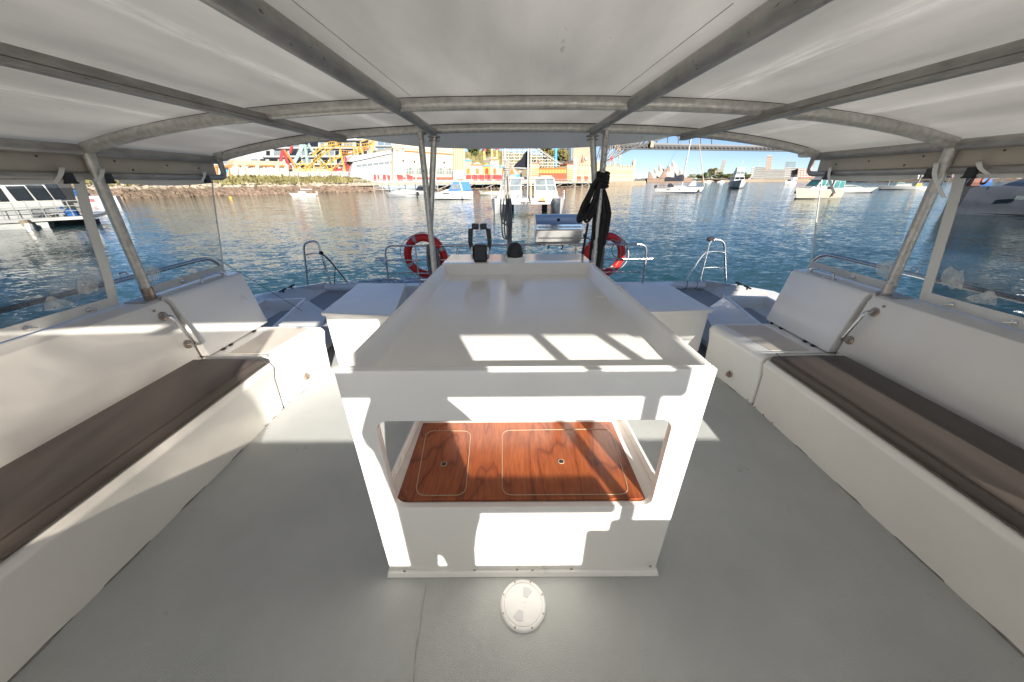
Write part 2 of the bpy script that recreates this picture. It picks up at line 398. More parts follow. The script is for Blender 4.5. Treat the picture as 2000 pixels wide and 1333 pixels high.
# ------------------------------------------------------------------ mesh helpers
class MB:
    """collects shapes and links them as ONE mesh object"""
    def __init__(s): s.v = []; s.f = []
    def add(s, vs, fs):
        o = len(s.v); s.v += [Vector(p) for p in vs]; s.f += [tuple(i + o for i in f) for f in fs]; return s
    def hexa(s, p):   # 8 points: bottom ring, top ring
        return s.add(p, [(0, 3, 2, 1), (4, 5, 6, 7), (0, 1, 5, 4), (1, 2, 6, 5), (2, 3, 7, 6), (3, 0, 4, 7)])
    def box(s, x0, x1, y0, y1, z0, z1):
        return s.hexa([(x0, y0, z0), (x1, y0, z0), (x1, y1, z0), (x0, y1, z0), (x0, y0, z1), (x1, y0, z1), (x1, y1, z1), (x0, y1, z1)])
    def prism(s, poly, vec):
        n = len(poly); vec = Vector(vec); a = [Vector(p) for p in poly]
        return s.add(a + [p + vec for p in a], [tuple(range(n))[::-1], tuple(range(n, 2 * n))] + [(i, (i + 1) % n, n + (i + 1) % n, n + i) for i in range(n)])
    def tube(s, pts, r, n=10, closed=False, caps=True):
        P = [Vector(p) for p in pts]; m = len(P)
        rs = r if isinstance(r, (list, tuple)) else [r] * m
        T = []
        for i in range(m):
            a = P[(i - 1) % m] if (closed or i) else P[0]
            b = P[(i + 1) % m] if (closed or i < m - 1) else P[-1]
            d = b - a
            T.append(d.normalized() if d.length > 1e-9 else Vector((0, 0, 1)))
        up = Vector((0, 0, 1)) if abs(T[0].z) < .9 else Vector((1, 0, 0))
        N = (up - T[0] * up.dot(T[0])).normalized()
        vs = []
        for i in range(m):
            N = N - T[i] * N.dot(T[i])
            N = N.normalized() if N.length > 1e-6 else T[i].orthogonal().normalized()
            B = T[i].cross(N)
            for k in range(n):
                a = 2 * math.pi * k / n
                vs.append(P[i] + (N * math.cos(a) + B * math.sin(a)) * rs[i])
        fs = []
        for i in range(m if closed else m - 1):
            j = (i + 1) % m
            for k in range(n):
                fs.append((i * n + k, i * n + (k + 1) % n, j * n + (k + 1) % n, j * n + k))
        if caps and not closed:
            fs += [tuple(range(n))[::-1], tuple(range((m - 1) * n, m * n))]
        return s.add(vs, fs)
    def bar(s, a, b, w, h=None, up=(0, 0, 1)):   # square bar from a to b
        a, b = Vector(a), Vector(b); h = h or w
        t = (b - a).normalized(); u = Vector(up)
        if abs(t.dot(u)) > .95: u = Vector((0, 1, 0))
        x = t.cross(u).normalized(); y = x.cross(t)
        c = [(-w / 2, -h / 2), (w / 2, -h / 2), (w / 2, h / 2), (-w / 2, h / 2)]
        return s.hexa([a + x * i + y * j for i, j in c] + [b + x * i + y * j for i, j in c])
    def lathe(s, prof, c, n=24, axis=(0, 0, 1)):
        ax = Vector(axis).normalized(); u = ax.orthogonal().normalized(); w = ax.cross(u); c = Vector(c)
        vs = []
        for r, z in prof:
            for k in range(n):
                a = 2 * math.pi * k / n
                vs.append(c + ax * z + (u * math.cos(a) + w * math.sin(a)) * r)
        m = len(prof)
        fs = [(i * n + k, i * n + (k + 1) % n, (i + 1) * n + (k + 1) % n, (i + 1) * n + k) for i in range(m - 1) for k in range(n)]
        fs += [tuple(range(n))[::-1], tuple(range((m - 1) * n, m * n))]
        return s.add(vs, fs)
    def loft(s, rings, caps=True, closed=True):
        n = len(rings[0]); vs = [p for r in rings for p in r]; fs = []
        for i in range(len(rings) - 1):
            for k in range(n if closed else n - 1):
                fs.append((i * n + k, i * n + (k + 1) % n, (i + 1) * n + (k + 1) % n, (i + 1) * n + k))
        if caps and closed:
            fs += [tuple(range(n))[::-1], tuple(range((len(rings) - 1) * n, len(rings) * n))]
        return s.add(vs, fs)
    def grid(s, fn, nu, nv):
        vs = [fn(i / nu, j / nv) for j in range(nv + 1) for i in range(nu + 1)]
        fs = [(j * (nu + 1) + i, j * (nu + 1) + i + 1, (j + 1) * (nu + 1) + i + 1, (j + 1) * (nu + 1) + i) for j in range(nv) for i in range(nu)]
        return s.add(vs, fs)
    def slab(s, fn, nu, nv, off):     # grid with thickness
        off = Vector(off)
        top = [Vector(fn(i / nu, j / nv)) for j in range(nv + 1) for i in range(nu + 1)]
        k = len(top); W = nu + 1
        q = [(j * W + i, j * W + i + 1, (j + 1) * W + i + 1, (j + 1) * W + i) for j in range(nv) for i in range(nu)]
        fs = q + [tuple(a + k for a in f[::-1]) for f in q]
        rim = [i for i in range(W)] + [j * W + nu for j in range(1, nv + 1)] + [nv * W + i for i in range(nu - 1, -1, -1)] + [j * W for j in range(nv - 1, 0, -1)]
        for a, b in zip(rim, rim[1:] + rim[:1]): fs.append((a, a + k, b + k, b))
        return s.add(top + [p + off for p in top], fs)
    def ball(s, c, r, n=10, m=6, sq=(1, 1, 1)):
        c = Vector(c)
        rings = []
        for i in range(m + 1):
            t = -math.pi / 2 + math.pi * i / m
            rr = max(.02, math.cos(t))
            rings.append([c + Vector((sq[0] * r * rr * math.cos(2 * math.pi * k / n), sq[1] * r * rr * math.sin(2 * math.pi * k / n), sq[2] * r * math.sin(t))) for k in range(n)])
        return s.loft(rings)
    def build(s, name, m, parent=None, base=None, rotz=0.0, bevel=0.0, seg=2, sharp=35, local=False, normals=True):
        """verts are in world space unless local; a child shares its thing's frame, a top-level mesh gets its origin at base"""
        me = bpy.data.meshes.new(name)
        if parent is not None:
            inv = FR[parent.name].inverted()
            vs = s.v if local else [inv @ p for p in s.v]
        else:
            base = Vector(base) if base is not None else Vector((0, 0, 0))
            fr = Matrix.Translation(base) @ Matrix.Rotation(rotz, 4, 'Z')
            inv = fr.inverted()
            vs = s.v if local else [inv @ p for p in s.v]
        me.from_pydata([tuple(p) for p in vs], [], s.f)
        if normals:
            bm = bmesh.new(); bm.from_mesh(me); bmesh.ops.recalc_face_normals(bm, faces=bm.faces); bm.to_mesh(me); bm.free()
        me.materials.append(M[m] if isinstance(m, str) else m)
        me.polygons.foreach_set('use_smooth', [True] * len(me.polygons))
        me.set_sharp_from_angle(angle=R(sharp))
        o = bpy.data.objects.new(name, me); COL.objects.link(o)
        if parent is not None:
            o.parent = parent; FR[o.name] = FR[parent.name]
        else:
            o.location = base; o.rotation_euler = (0, 0, rotz); FR[o.name] = fr
        if bevel:
            b = o.modifiers.new('bevel', 'BEVEL'); b.width = bevel; b.segments = seg; b.limit_method = 'ANGLE'; b.angle_limit = R(40); b.harden_normals = True
        return o
FR = {}
def thing(name, label, cat, loc=(0, 0, 0), rotz=0.0, group=None):
    o = bpy.data.objects.new(name, None); COL.objects.link(o)
    o.location = loc; o.rotation_euler = (0, 0, rotz); o.empty_display_size = .2
    FR[o.name] = Matrix.Translation(Vector(loc)) @ Matrix.Rotation(rotz, 4, 'Z')
    o['label'] = label; o['category'] = cat
    if group: o['group'] = group
    return o
def each(name, m, parent, parts, **k):      # one object per piece
    for q in parts: q.build(name, m, parent, **k)
def tag(o, label, cat, group=None):
    o['label'] = label; o['category'] = cat
    if group: o['group'] = group
    return o
def setting(o, kind='structure', label=None):
    o['kind'] = kind
    if label: o['label'] = label
    return o
def smooth_path(pts, n=8):   # Catmull-Rom through the points
    P = [Vector(p) for p in pts]; out = []
    for i in range(len(P) - 1):
        p0 = P[max(i - 1, 0)]; p1 = P[i]; p2 = P[i + 1]; p3 = P[min(i + 2, len(P) - 1)]
        for k in range(n):
            t = k / n
            out.append(.5 * ((2 * p1) + (p2 - p0) * t + (2 * p0 - 5 * p1 + 4 * p2 - p3) * t * t + (3 * p1 - p0 - 3 * p2 + p3) * t ** 3))
    out.append(P[-1]); return out
def rounded(pts, r, n=5):    # open path with rounded corners
    P = [Vector(p) for p in pts]; out = [P[0]]
    for i in range(1, len(P) - 1):
        a, b, c = P[i - 1], P[i], P[i + 1]
        d1 = (a - b); d2 = (c - b); q = min(r, d1.length * .48, d2.length * .48)
        s, e = b + d1.normalized() * q, b + d2.normalized() * q
        for k in range(n + 1):
            t = k / n
            out.append(s * (1 - t) ** 2 + b * 2 * t * (1 - t) + e * t * t)
    out.append(P[-1]); return out
def lerp(a, b, t): return a + (b - a) * t
# ================================================================== the boat the photo is taken on
XC = .05
def H(s, h, y, z): return Vector((XC + s * h, y, z))
SIDE = {-1: 'left', 1: 'right'}

# ---- deck (the floor one stands on) and side decks
b = MB()
b.prism([(-2.6, -2.6, -.12), (2.7, -2.6, -.12), (2.7, 2.9, -.12), (2.15, 4.9, -.12), (-2.05, 4.9, -.12), (-2.6, 2.9, -.12)], (0, 0, .12))
setting(b.build('deck', 'deck', base=(0, 1, 0)))
b = MB()     # the sealed joint running down the deck
b.tube([atZ(833, 1142, .001), atZ(826, 1180, .001), atZ(820, 1230, .001), atZ(816, 1252, .001)], [.0008, .0013, .0009, .0026], n=6)
b.tube([atZ(816, 1252, .001), atZ(812, 1275, .001), atZ(808, 1333, .001)], [.004, .002, .002], n=6)
setting(b.build('deck_joint', 'faintseam', base=atZ(820, 1230, 0)), label='dark joint line')
for s in (-1, 1):
    b = MB()
    b.prism([H(s, 2.05, 2.95, .1), H(s, 3.2, 2.95, .1), H(s, 3.09, 4.21, .1), H(s, 3.10, 5.14, .1), H(s, 2.35, 5.14, .1), H(s, 2.10, 4.5, .1)], (0, 0, .05))
    setting(b.build('side_deck', 'sidedeck', base=H(s, 2.6, 4, .1)))
    # hull: outer skin from the gunwale to the water
    t = thing('boat_hull', ('white hull side and wide gunwale beyond the left bench' if s < 0 else 'white hull side and wide gunwale beyond the right bench'), 'hull', H(s, 3.2, 3.5, WATER), group='twin hulls of the boat')
    b = MB()
    outer = [(3.62, -2.6, .34), (3.70, 1.5, .33), (3.69, 4.5, .30), (3.35, 4.85, .30), (3.02, 5.12, .30)]
    b.loft([[H(s, h, y, z) for h, y, z in outer], [H(s, h - .05, y, .12) for h, y, z in outer], [H(s, h - .35, y - .1, -.7) for h, y, z in outer], [H(s, h - .55, y - .2, -1.5) for h, y, z in outer]], caps=False, closed=False)
    b.build('hull_side', 'gel', t, sharp=50)
    b = MB()
    inner = [(2.98, -2.6, .30), (3.02, 1.5, .29), (3.05, 4.21, .15), (3.06, 4.75, .15), (3.05, 5.10, .15)]
    top = [(3.52, -2.6, .345), (3.58, 1.5, .335), (3.57, 4.42, .305), (3.27, 4.80, .305), (3.0, 5.08, .305)]
    b.loft([[H(s, *p) for p in outer], [H(s, *p) for p in top], [H(s, *p) for p in inner]], caps=False, closed=False)
    b.build('gunwale', 'gel', t, sharp=50)
    # open bin and sloping step just past the bench
    b = MB()
    q = [(2.55, 3.02), (3.30, 3.02), (3.34, 4.16), (2.80, 4.22)]
    w = .04
    for i in range(4):
        a, c = Vector((*q[i], 0)), Vector((*q[(i + 1) % 4], 0))
        d = (c - a).normalized() * w; nrm = Vector((-d.y, d.x, 0))
        b.prism([H(s, a.x, a.y, .15), H(s, c.x, c.y, .15), H(s, c.x + nrm.x, c.y + nrm.y, .15), H(s, a.x + nrm.x, a.y + nrm.y, .15)], (0, 0, .19))
    b.build('bin', 'gel', t, bevel=.008)
    b = MB(); b.prism([H(s, *k, .17) for k in q], (0, 0, .01)); b.build('bin_floor', 'sidedeck', t)
    b = MB(); b.prism([H(s, 2.55, 3.02, .34), H(s, 2.84, 4.22, .34), H(s, 2.52, 4.12, .152), H(s, 2.15, 3.02, .152)], (0, 0, -.03)); b.build('sloping_step', 'gel', t, bevel=.006)
    for y in (4.55, 4.75): b = MB(); b.tube([H(s, 3.33, y, .31), H(s, 3.33, y, .345)], .012); b.tube([H(s, 3.33, y - .07, .345), H(s, 3.33, y + .07, .345)], .012); b.build('cleat', 'rubber', t)

b = MB()
b.box(-2.42, 2.52, 4.86, 5.05, -.4, .30)
tag(b.build('transom_beam', 'gel', base=(.05, 4.95, 0), bevel=.02), 'long white transom beam carrying the steel rail at the boat end', 'beam')

# ---- benches
for s in (-1, 1):
    nm = SIDE[s]
    t = thing('bench', f'long cream moulded bench under the brown cushion on the {nm} side', 'bench', H(s, 2.2, 1, 0), group='moulded side benches')
    b = MB()
    def prof(y, k=0): return [H(s, h - k, y, z) for h, z in ((2.005, -.01), (1.985, .30), (1.955, .41), (1.975, .448), (2.02, .455), (2.60, .455), (2.60, -.01))]
    b.loft([prof(-.78), prof(.6), prof(2.265, .008)])
    b.build('seat_base', 'gelcream', t, bevel=.012)
    b = MB()
    y0, y1 = -.78, 2.275
    bk = [(2.50, .455), (2.515, .62), (2.55, .93), (2.575, .965), (2.605, .975), (2.80, .975), (2.80, .455)]
    b.loft([[H(s, h, y, z) for h, z in bk] for y in (y0, 1.0, y1)])
    b.build('backrest', 'gelcream', t, bevel=.01)
    b = MB(); b.prism([H(s, 2.60, 2.29, .3), H(s, 2.8, 2.29, .3), H(s, 2.8, 2.29, .978), H(s, 2.60, 2.29, .978)], (0, .76, 0)); b.build('coaming', 'gel', t, bevel=.012)
    # raised end seat and hinged far back
    b = MB()
    def es(y, k): return [H(s, h - k, y, z) for h, z in ((1.995, -.01), (1.975, .30), (1.945, .43), (1.975, .468), (2.03, .477), (2.58, .477), (2.58, -.01))]
    b.loft([es(2.285, .0), es(2.6, .03), es(2.93, .075)])
    b.build('end_seat', 'gel', t, bevel=.02, seg=3)
    b = MB()   # worn nonslip pad on the end seat
    b.prism([H(s, 2.06, 2.36, .4775), H(s, 2.37, 2.36, .4775), H(s, 2.35, 2.88, .4775), H(s, 1.99, 2.88, .4775)], (0, 0, .003))
    b.build('nonslip_pad', 'tan', t)
    b = MB()
    b.loft([[H(s, h, y, z) for h, z in ((2.462, .485), (2.538, .955), (2.562, .985), (2.66, .985), (2.66, .485))] for y in (2.30, 2.6, 3.01)])
    fb = b.build('hinged_backrest', 'gel', t, bevel=.014, seg=3)
    each('hinge', 'rubber', fb, [MB().box(*sorted((XC + s * 2.452, XC + s * 2.467)), y, y + .03, .478, .49) for y in (2.42, 2.50, 2.78, 2.90)])
    b = MB(); b.tube(rounded([H(s, 2.60, 2.64, .985), H(s, 2.60, 2.66, 1.03), H(s, 2.60, 2.86, 1.03), H(s, 2.60, 2.88, .985)], .03), .009)
    b.lathe([(.022, 0), (.022, .005), (.012, .008)], H(s, 2.60, 2.64, .985), 12); b.lathe([(.022, 0), (.022, .005), (.012, .008)], H(s, 2.60, 2.88, .985), 12)
    b.build('pull_handle', 'steel', fb)
    b = MB()
    A, B_ = H(s, 2.545, 2.19, .875), H(s, 2.515, 2.235, .63)
    off = Vector((-s * .065, 0, 0))
    b.tube(rounded([A, A + off, B_ + off, B_], .05), .0125, n=12)
    b.build('grab_handle', 'steel', t)
    each('handle_flange', 'rust', t, [MB().lathe([(.033, 0), (.033, .005), (.026, .009), (.014, .010)], p, 16, axis=(-s, 0, .15)) for p in (A, B_)])
    each('screw', 'rust', t, [MB().lathe([(.009, 0), (.009, .004), (.004, .006)], H(s, 2.548, 2.155, .93), 10, axis=(-s, 0, 0))] + [MB().lathe([(.006, 0), (.006, .004), (.003, .005)], H(s, 1.985, 2.02 + .1 * k, .018), 8, axis=(-s, 0, .4)) for k in range(9)])
    b = MB()     # sealant bead where bench meets deck
    pts = [H(s, 2.008 - (.0 if y < 2.3 else (y - 2.3) * .12) + .004 * math.sin(y * 17), y, .002 + .002 * math.sin(y * 29)) for y in [-.7 + .06 * i for i in range(62)]]
    b.tube(pts, [.006 + .003 * abs(math.sin(i * 1.7)) for i in range(len(pts))], n=6)
    b.build('sealant_bead', 'seam', t)
    b = MB(); b.box(*sorted((XC + s * 1.93, XC + s * 1.955)), 2.55, 2.59, .10, .14); b.tube([H(s, 1.945, 2.57, .14), H(s, 1.93, 2.56, .165)], .006)
    b.build('latch', 'rust', t)
    # cushion lying on the bench
    c = thing('seat_cushion', ('long brown vinyl cushion on the left bench, sunlight falling across it' if s < 0 else 'long brown vinyl cushion on the right bench, in shade'), 'cushion', H(s, 2.2, .9, .455), group='brown bench cushions')
    b = MB()
    n = 40
    rings = []
    for i in range(n + 1):
        y = lerp(-.7, 2.215, i / n)
        e = min(1, (2.215 - y) / .03 + .55)
        dz = .0025 * mnoise.noise(Vector((y * 3, s, 0)))
        hi, ho = 1.955 + .004 * mnoise.noise(Vector((y * 2.2, 3, s))), 2.46
        zt = .545
        rr = [(hi + .012, .457), (hi, .475), (hi, .518), (hi + .008, .535), (hi + .03, .546 + dz), (lerp(hi, ho, .3), .550 + dz * 2), (lerp(hi, ho, .6), .553 - dz), (ho - .03, .546), (ho, .53), (ho, .457)]
        rings.append([H(s, h, y, .457 + (z - .457) * e) for h, z in rr])
    b.loft(rings); b.build('cover', 'cushion', c, sharp=60)
    b = MB()
    for hh, zz in ((1.962, .5385), (1.954, .478)): b.tube([H(s, hh + .004 * mnoise.noise(Vector((y * 2.2, 3, s))), y, zz) for y in [lerp(-.7, 2.2, i / n) for i in range(n + 1)]], .0028, n=6)
    b.tube([H(s, 1.965, 2.205, .535), H(s, 2.45, 2.205, .535)], .0028, n=6)
    b.build('piping', 'piping', c)

# ---- helm console with its tray top and open cupboard
HW0, HW1, CX = .65, .575, .046
def cx(sx, y, inset=0): return CX + sx * (lerp(HW0, HW1, (y - .95) / 1.97) - inset)
con = thing('helm_console', 'large white moulded helm console with a shallow tray top and open front cupboard', 'console', (CX, 1.9, 0))
def rr_corners(x0, x1, z0, z1, r, n=6):
    out = []
    for cxx, czz, a0 in ((x1 - r, z1 - r, 0), (x0 + r, z1 - r, 90), (x0 + r, z0 + r, 180), (x1 - r, z0 + r, 270)):
        out.append([(cxx + r * math.cos(R(a0 + 90 * k / n)), czz + r * math.sin(R(a0 + 90 * k / n))) for k in range(n + 1)])
    return out
b = MB()
inn = rr_corners(-.503, .590, .472, .940, .045)
outc = [(CX + HW0, 1.157), (CX - HW0, 1.157), (CX - HW0, 0), (CX + HW0, 0)]
vs, fs = [], []
for yy in (.95, .982):
    for i in range(4):
        vs.append((outc[i][0], yy, outc[i][1])); vs += [(x, yy, z) for x, z in inn[i]]
m_ = 8; half = 32
for side in (0, 1):
    o = side * half
    for i in range(4):
        for k in range(6): fs.append((o + i * m_, o + i * m_ + 1 + k, o + i * m_ + 2 + k))
        j = (i + 1) % 4
        fs.append((o + i * m_, o + i * m_ + 7, o + j * m_ + 1, o + j * m_))
loop = [i * m_ + 1 + k for i in range(4) for k in range(7)]
for a, c in zip(loop, loop[1:] + loop[:1]): fs.append((a, c, c + half, a + half))
for i in range(4): fs.append((i * m_, ((i + 1) % 4) * m_, ((i + 1) % 4) * m_ + half, i * m_ + half))
b.add(vs, fs); b.build('front_panel', 'gel', con, bevel=.006)
b = MB(); b.hexa([(cx(-1, .985, .03), .985, 0), (cx(1, .985, .03), .985, 0), (cx(1, 1.53, .03), 1.53, 0), (cx(-1, 1.53, .03), 1.53, 0), (cx(-1, .985, .03), .985, .467), (cx(1, .985, .03), .985, .467), (cx(1, 1.53, .03), 1.53, .467), (cx(-1, 1.53, .03), 1.53, .467)])
b.build('cabinet', 'gel', con, bevel=.004)
for sx in (-1, 1): b = MB(); b.hexa([(cx(sx, .985, .03), .985, .468), (cx(sx, .985, .045), .985, .468), (cx(sx, 1.53, .045), 1.53, .468), (cx(sx, 1.53, .03), 1.53, .468), (cx(sx, .985, .03), .985, .515), (cx(sx, .985, .045), .985, .515), (cx(sx, 1.53, .045), 1.53, .515), (cx(sx, 1.53, .03), 1.53, .515)]); b.build('side_lip', 'gel', con, bevel=.004)
b = MB(); b.hexa([(cx(-1, 1.532, .004), 1.532, 0), (cx(1, 1.532, .004), 1.532, 0), (cx(1, 2.92, .004), 2.92, 0), (cx(-1, 2.92, .004), 2.92, 0), (cx(-1, 1.532, .004), 1.532, 1.045), (cx(1, 1.532, .004), 1.532, 1.045), (cx(1, 2.92, .004), 2.92, 1.045), (cx(-1, 2.92, .004), 2.92, 1.045)])
b.build('rear_body', 'gel', con)
b = MB()   # tray: floor, sloped rims, helm shelf
secs = []
for y in (.984, 1.5, 2.0, 2.50):
    hw = (cx(1, y) - cx(-1, y)) / 2
    secs.append([(CX + dx, y, z) for dx, z in ((-hw, .94), (-hw, 1.145), (-hw + .006, 1.157), (-hw + .022, 1.157), (-hw + .032, 1.148), (-hw + .062, 1.092), (-hw + .085, 1.083), (hw - .085, 1.083), (hw - .062, 1.092), (hw - .032, 1.148), (hw - .022, 1.157), (hw - .006, 1.157), (hw, 1.145), (hw, .94), (hw - .02, .94), (hw - .02, 1.05), (-hw + .02, 1.05), (-hw + .02, .94))])
b.loft(secs)
b.build('tray', 'gel', con, sharp=50)
b = MB()
hw = (cx(1, 2.55) - cx(-1, 2.55)) / 2; hw2 = (cx(1, 2.92) - cx(-1, 2.92)) / 2
fr = [(2.50, 1.047), (2.50, 1.084), (2.515, 1.092), (2.545, 1.148), (2.555, 1.157), (2.905, 1.157), (2.92, 1.145), (2.92, 1.047)]
b.loft([[(CX + k * lerp(hw, hw2, (y - 2.5) / .42), y, z) for y, z in fr] for k in (-1, -.5, 0, .5, 1)])
b.build('helm_shelf', 'gel', con, bevel=.004, sharp=50)
b = MB(); b.hexa([(CX - HW0 - .012, .925, 0), (CX + HW0 + .012, .925, 0), (CX + HW0 + .012, .99, 0), (CX - HW0 - .012, .99, 0), (CX - HW0 - .006, .938, .028), (CX + HW0 + .006, .938, .028), (CX + HW0 + .006, .99, .028), (CX - HW0 - .006, .99, .028)])
b.build('base_flange', 'gel', con, bevel=.006)
for u, v in ((790, 1115), (927, 1113), (1010, 1112), (1040, 1113), (1116, 1111), (1270, 1106)): MB().lathe([(.0075, 0), (.0075, .003), (.003, .004)], atY(u, v, .937), 10, axis=(0, -1, 0)).build('flange_screw', 'rust', con)
b = MB()
z_ = .469
b.prism([(-.508, .984, z_), (.578, .984, z_), (.572, 1.49, z_), (-.515, 1.49, z_)], (0, 0, .013))
wb = b.build('counter_board', 'wood', con)
zt = .483
for (tl, tr, brr, bl, hole) in (((833, 842), (920, 842), (906, 989), (804, 990), (867, 907)), ((981, 841), (1192, 838), (1238, 986), (980, 989), (1096, 902))):
    q = [atZ(*k, zt) for k in (tl, tr, brr, bl)]
    for k in q: k.y = max(k.y, 1.004)
    ring = rounded([(q[0] + q[1]) / 2, q[1], q[2], q[3], q[0], (q[0] + q[1]) / 2], .05, 6)
    b = MB(); b.tube(ring[:-1], .0017, n=6, closed=True); b.build('lid_inlay', 'cream', wb)
    hc = atZ(*hole, zt)
    b = MB(); b.lathe([(.0155, 0), (.0155, .002), (.0125, .0025), (.012, .001)], hc, 20); b.build('hole_ring', 'cream', wb)
    b = MB(); b.lathe([(.0122, .001), (.0122, .0018), (.011, .0018)], hc, 20); b.build('finger_hole', 'black', wb)

t = thing('throttle_control', 'black twin lever throttle with steel side discs on the helm shelf', 'throttle', (-.247, 2.65, 1.157))
b = MB(); b.hexa([(-.302, 2.60, 1.157), (-.192, 2.60, 1.157), (-.192, 2.71, 1.157), (-.302, 2.71, 1.157), (-.297, 2.615, 1.285), (-.197, 2.615, 1.285), (-.197, 2.70, 1.285), (-.297, 2.70, 1.285)]); b.build('housing', 'black', t, bevel=.014, seg=3)
for sx in (-1, 1):
    b = MB(); b.lathe([(.034, 0), (.055, .004), (.055, .014), (.045, .020)], (-.247 + sx * .052, 2.655, 1.225), 20, axis=(sx, 0, 0)); b.build('side_disc', 'steel', t)
    b = MB()
    p = [Vector((-.247 + sx * .066, 2.655, 1.235)), Vector((-.247 + sx * .076, 2.66, 1.30)), Vector((-.247 + sx * .068, 2.665, 1.40)), Vector((-.247 + sx * .058, 2.665, 1.418)), Vector((-.247 + sx * .006, 2.665, 1.416))]
    b.loft([[c + Vector((0, dy, dz)) for dy, dz in ((-w, -w), (w, -w), (w, w), (-w, w))] if i > 2 else [c + Vector((dx, dy, 0)) for dx, dy in ((sx * w, -w), (sx * w, w), (-sx * w, w), (-sx * w, -w))] for i, (c, w) in enumerate(zip(p, (.013, .016, .018, .021, .021)))])
    b.build('lever', 'black', t, bevel=.004)
t = thing('compass', 'black domed compass on a round white mount beside the throttle', 'compass', (.027, 2.63, 1.157))
b = MB(); b.lathe([(.078, 0), (.077, .03), (.070, .038), (.05, .038)], (.027, 2.63, 1.157), 28); b.build('mount', 'white', t)
b = MB(); b.lathe([(.062, .0), (.065, .03), (.060, .065), (.045, .092), (.022, .105), (.008, .108)], (.027, 2.63, 1.195), 28); b.build('dome', 'black', t)
b = MB(); b.lathe([(.066, 0), (.068, .006), (.066, .012)], (.027, 2.63, 1.215), 28, axis=(0, -.25, 1)); b.build('rim', 'rubber', t)

# ---- inspection hatch in the deck
hc = Vector((.043, .812, 0))
t = thing('inspection_hatch', 'round white plastic inspection hatch screwed into the grey deck', 'hatch', hc)
b = MB(); b.lathe([(.104, 0), (.103, .006), (.098, .010), (.088, .011), (.086, .008)], hc, 48); b.build('rim', 'white', t, sharp=60)
b = MB(); b.lathe([(.0845, .004), (.0845, .0105), (.080, .0115), (.02, .0118)], hc, 48); lid = b.build('lid', 'white', t, sharp=60)
for k in range(8):
    a = R(22 + 45 * k); MB().lathe([(.0042, 0), (.0042, .0015), (.002, .002)], hc + Vector((.096 * math.cos(a), .096 * math.sin(a), .0100)), 8).build('screw', 'rust', t)
for k, a0 in ((0, 68), (1, 248)):     # two finger recesses, built as shallow scoops with raised edge
    b = MB(); a1, a2 = R(a0 - 20), R(a0 + 20)
    arc = [hc + Vector((r * math.cos(a), r * math.sin(a), .0119)) for r, a in ((.030, a1), (.066, a1), (.070, R(a0)), (.066, a2), (.030, a2))]
    b.prism(arc, (0, 0, .0012)); b.build('grip_recess', 'gripgrey', lid)
b = MB(); b.lathe([(.012, 0), (.0125, .0009), (.009, .0012), (.0085, .0004)], hc + Vector((.004, -.003, .0119)), 20); b.build('emblem_ring', 'white', lid)

# ---- lockers at the far end
for s, q in ((-1, ((-1.845, 2.965), (-1.115, 2.86), (-1.31, 3.98), (-1.90, 3.99))), (1, ((1.245, 2.93), (1.955, 2.975), (1.90, 3.93), (1.33, 3.88)))):
    t = thing('deck_locker', ('white deck locker with a flat lid beside the left bench end' if s < 0 else 'white deck locker with a flat lid beside the right bench end'), 'locker', (q[0][0] / 2 + q[1][0] / 2, 3.4, 0), group='deck lockers')
    c = sum((Vector((*k, 0)) for k in q), Vector()) / 4
    ins = [Vector((*k, 0)).lerp(c, .055) for k in q]
    b = MB(); b.prism([(p.x, p.y, 0) for p in ins], (0, 0, .562)); b.build('body', 'gel', t, bevel=.015, seg=3)
    b = MB(); b.prism([(*k, .565) for k in q], (0, 0, .035)); b.build('lid', 'gel', t, bevel=.009, seg=3)
    b = MB(); b.box(q[1][0] - .03 if s < 0 else q[0][0] - .02, q[1][0] + .02 if s < 0 else q[0][0] + .03, 3.5, 3.58, .52, .575); b.build('catch', 'rubber', t)

# ================================================================== canopy
def hz(h): h = abs(h); return 2.11 - .0149 * h * h - .00293 * h ** 4
can = thing('canopy', 'white canopy roof on a grey aluminium tube frame over the whole cockpit', 'canopy', (XC, 1.5, 2.1))
b = MB()
b.slab(lambda i, j: (XC + lerp(-2.53, 2.53, i), lerp(-.86, 3.13, j), hz(lerp(-2.53, 2.53, i)) + .036), 30, 24, (0, 0, .045))
rp = b.build('roof_panel', 'roof', can, sharp=60)
for x0, v0, x1, v1 in ((570, 0, 802, 188), (1432, 8, 1205, 184)):
    b = MB(); pts = []
    for k in range(9):
        u, v = lerp(x0, x1, k / 8), lerp(v0, v1, k / 8)
        p = atZ(u, v, 2.14); pts.append((p.x, p.y, hz(p.x - XC) + .0355))
    b.tube(pts, .0013, n=6); b.build('seam_line', 'faintseam', rp)
b = MB()
def vis(i, j):
    x = lerp(-1.5, 1.5, i); y = lerp(3.13, 3.66, j)
    fall = max(0, 1 - (abs(x) / 1.5) ** 3.0)
    return (XC + x, lerp(3.13, 3.32 + .34 * fall, j), hz(x) + .038 - .135 * fall * j)
b.slab(vis, 24, 6, (0, 0, .02)); b.build('visor', 'visor', can, sharp=60)
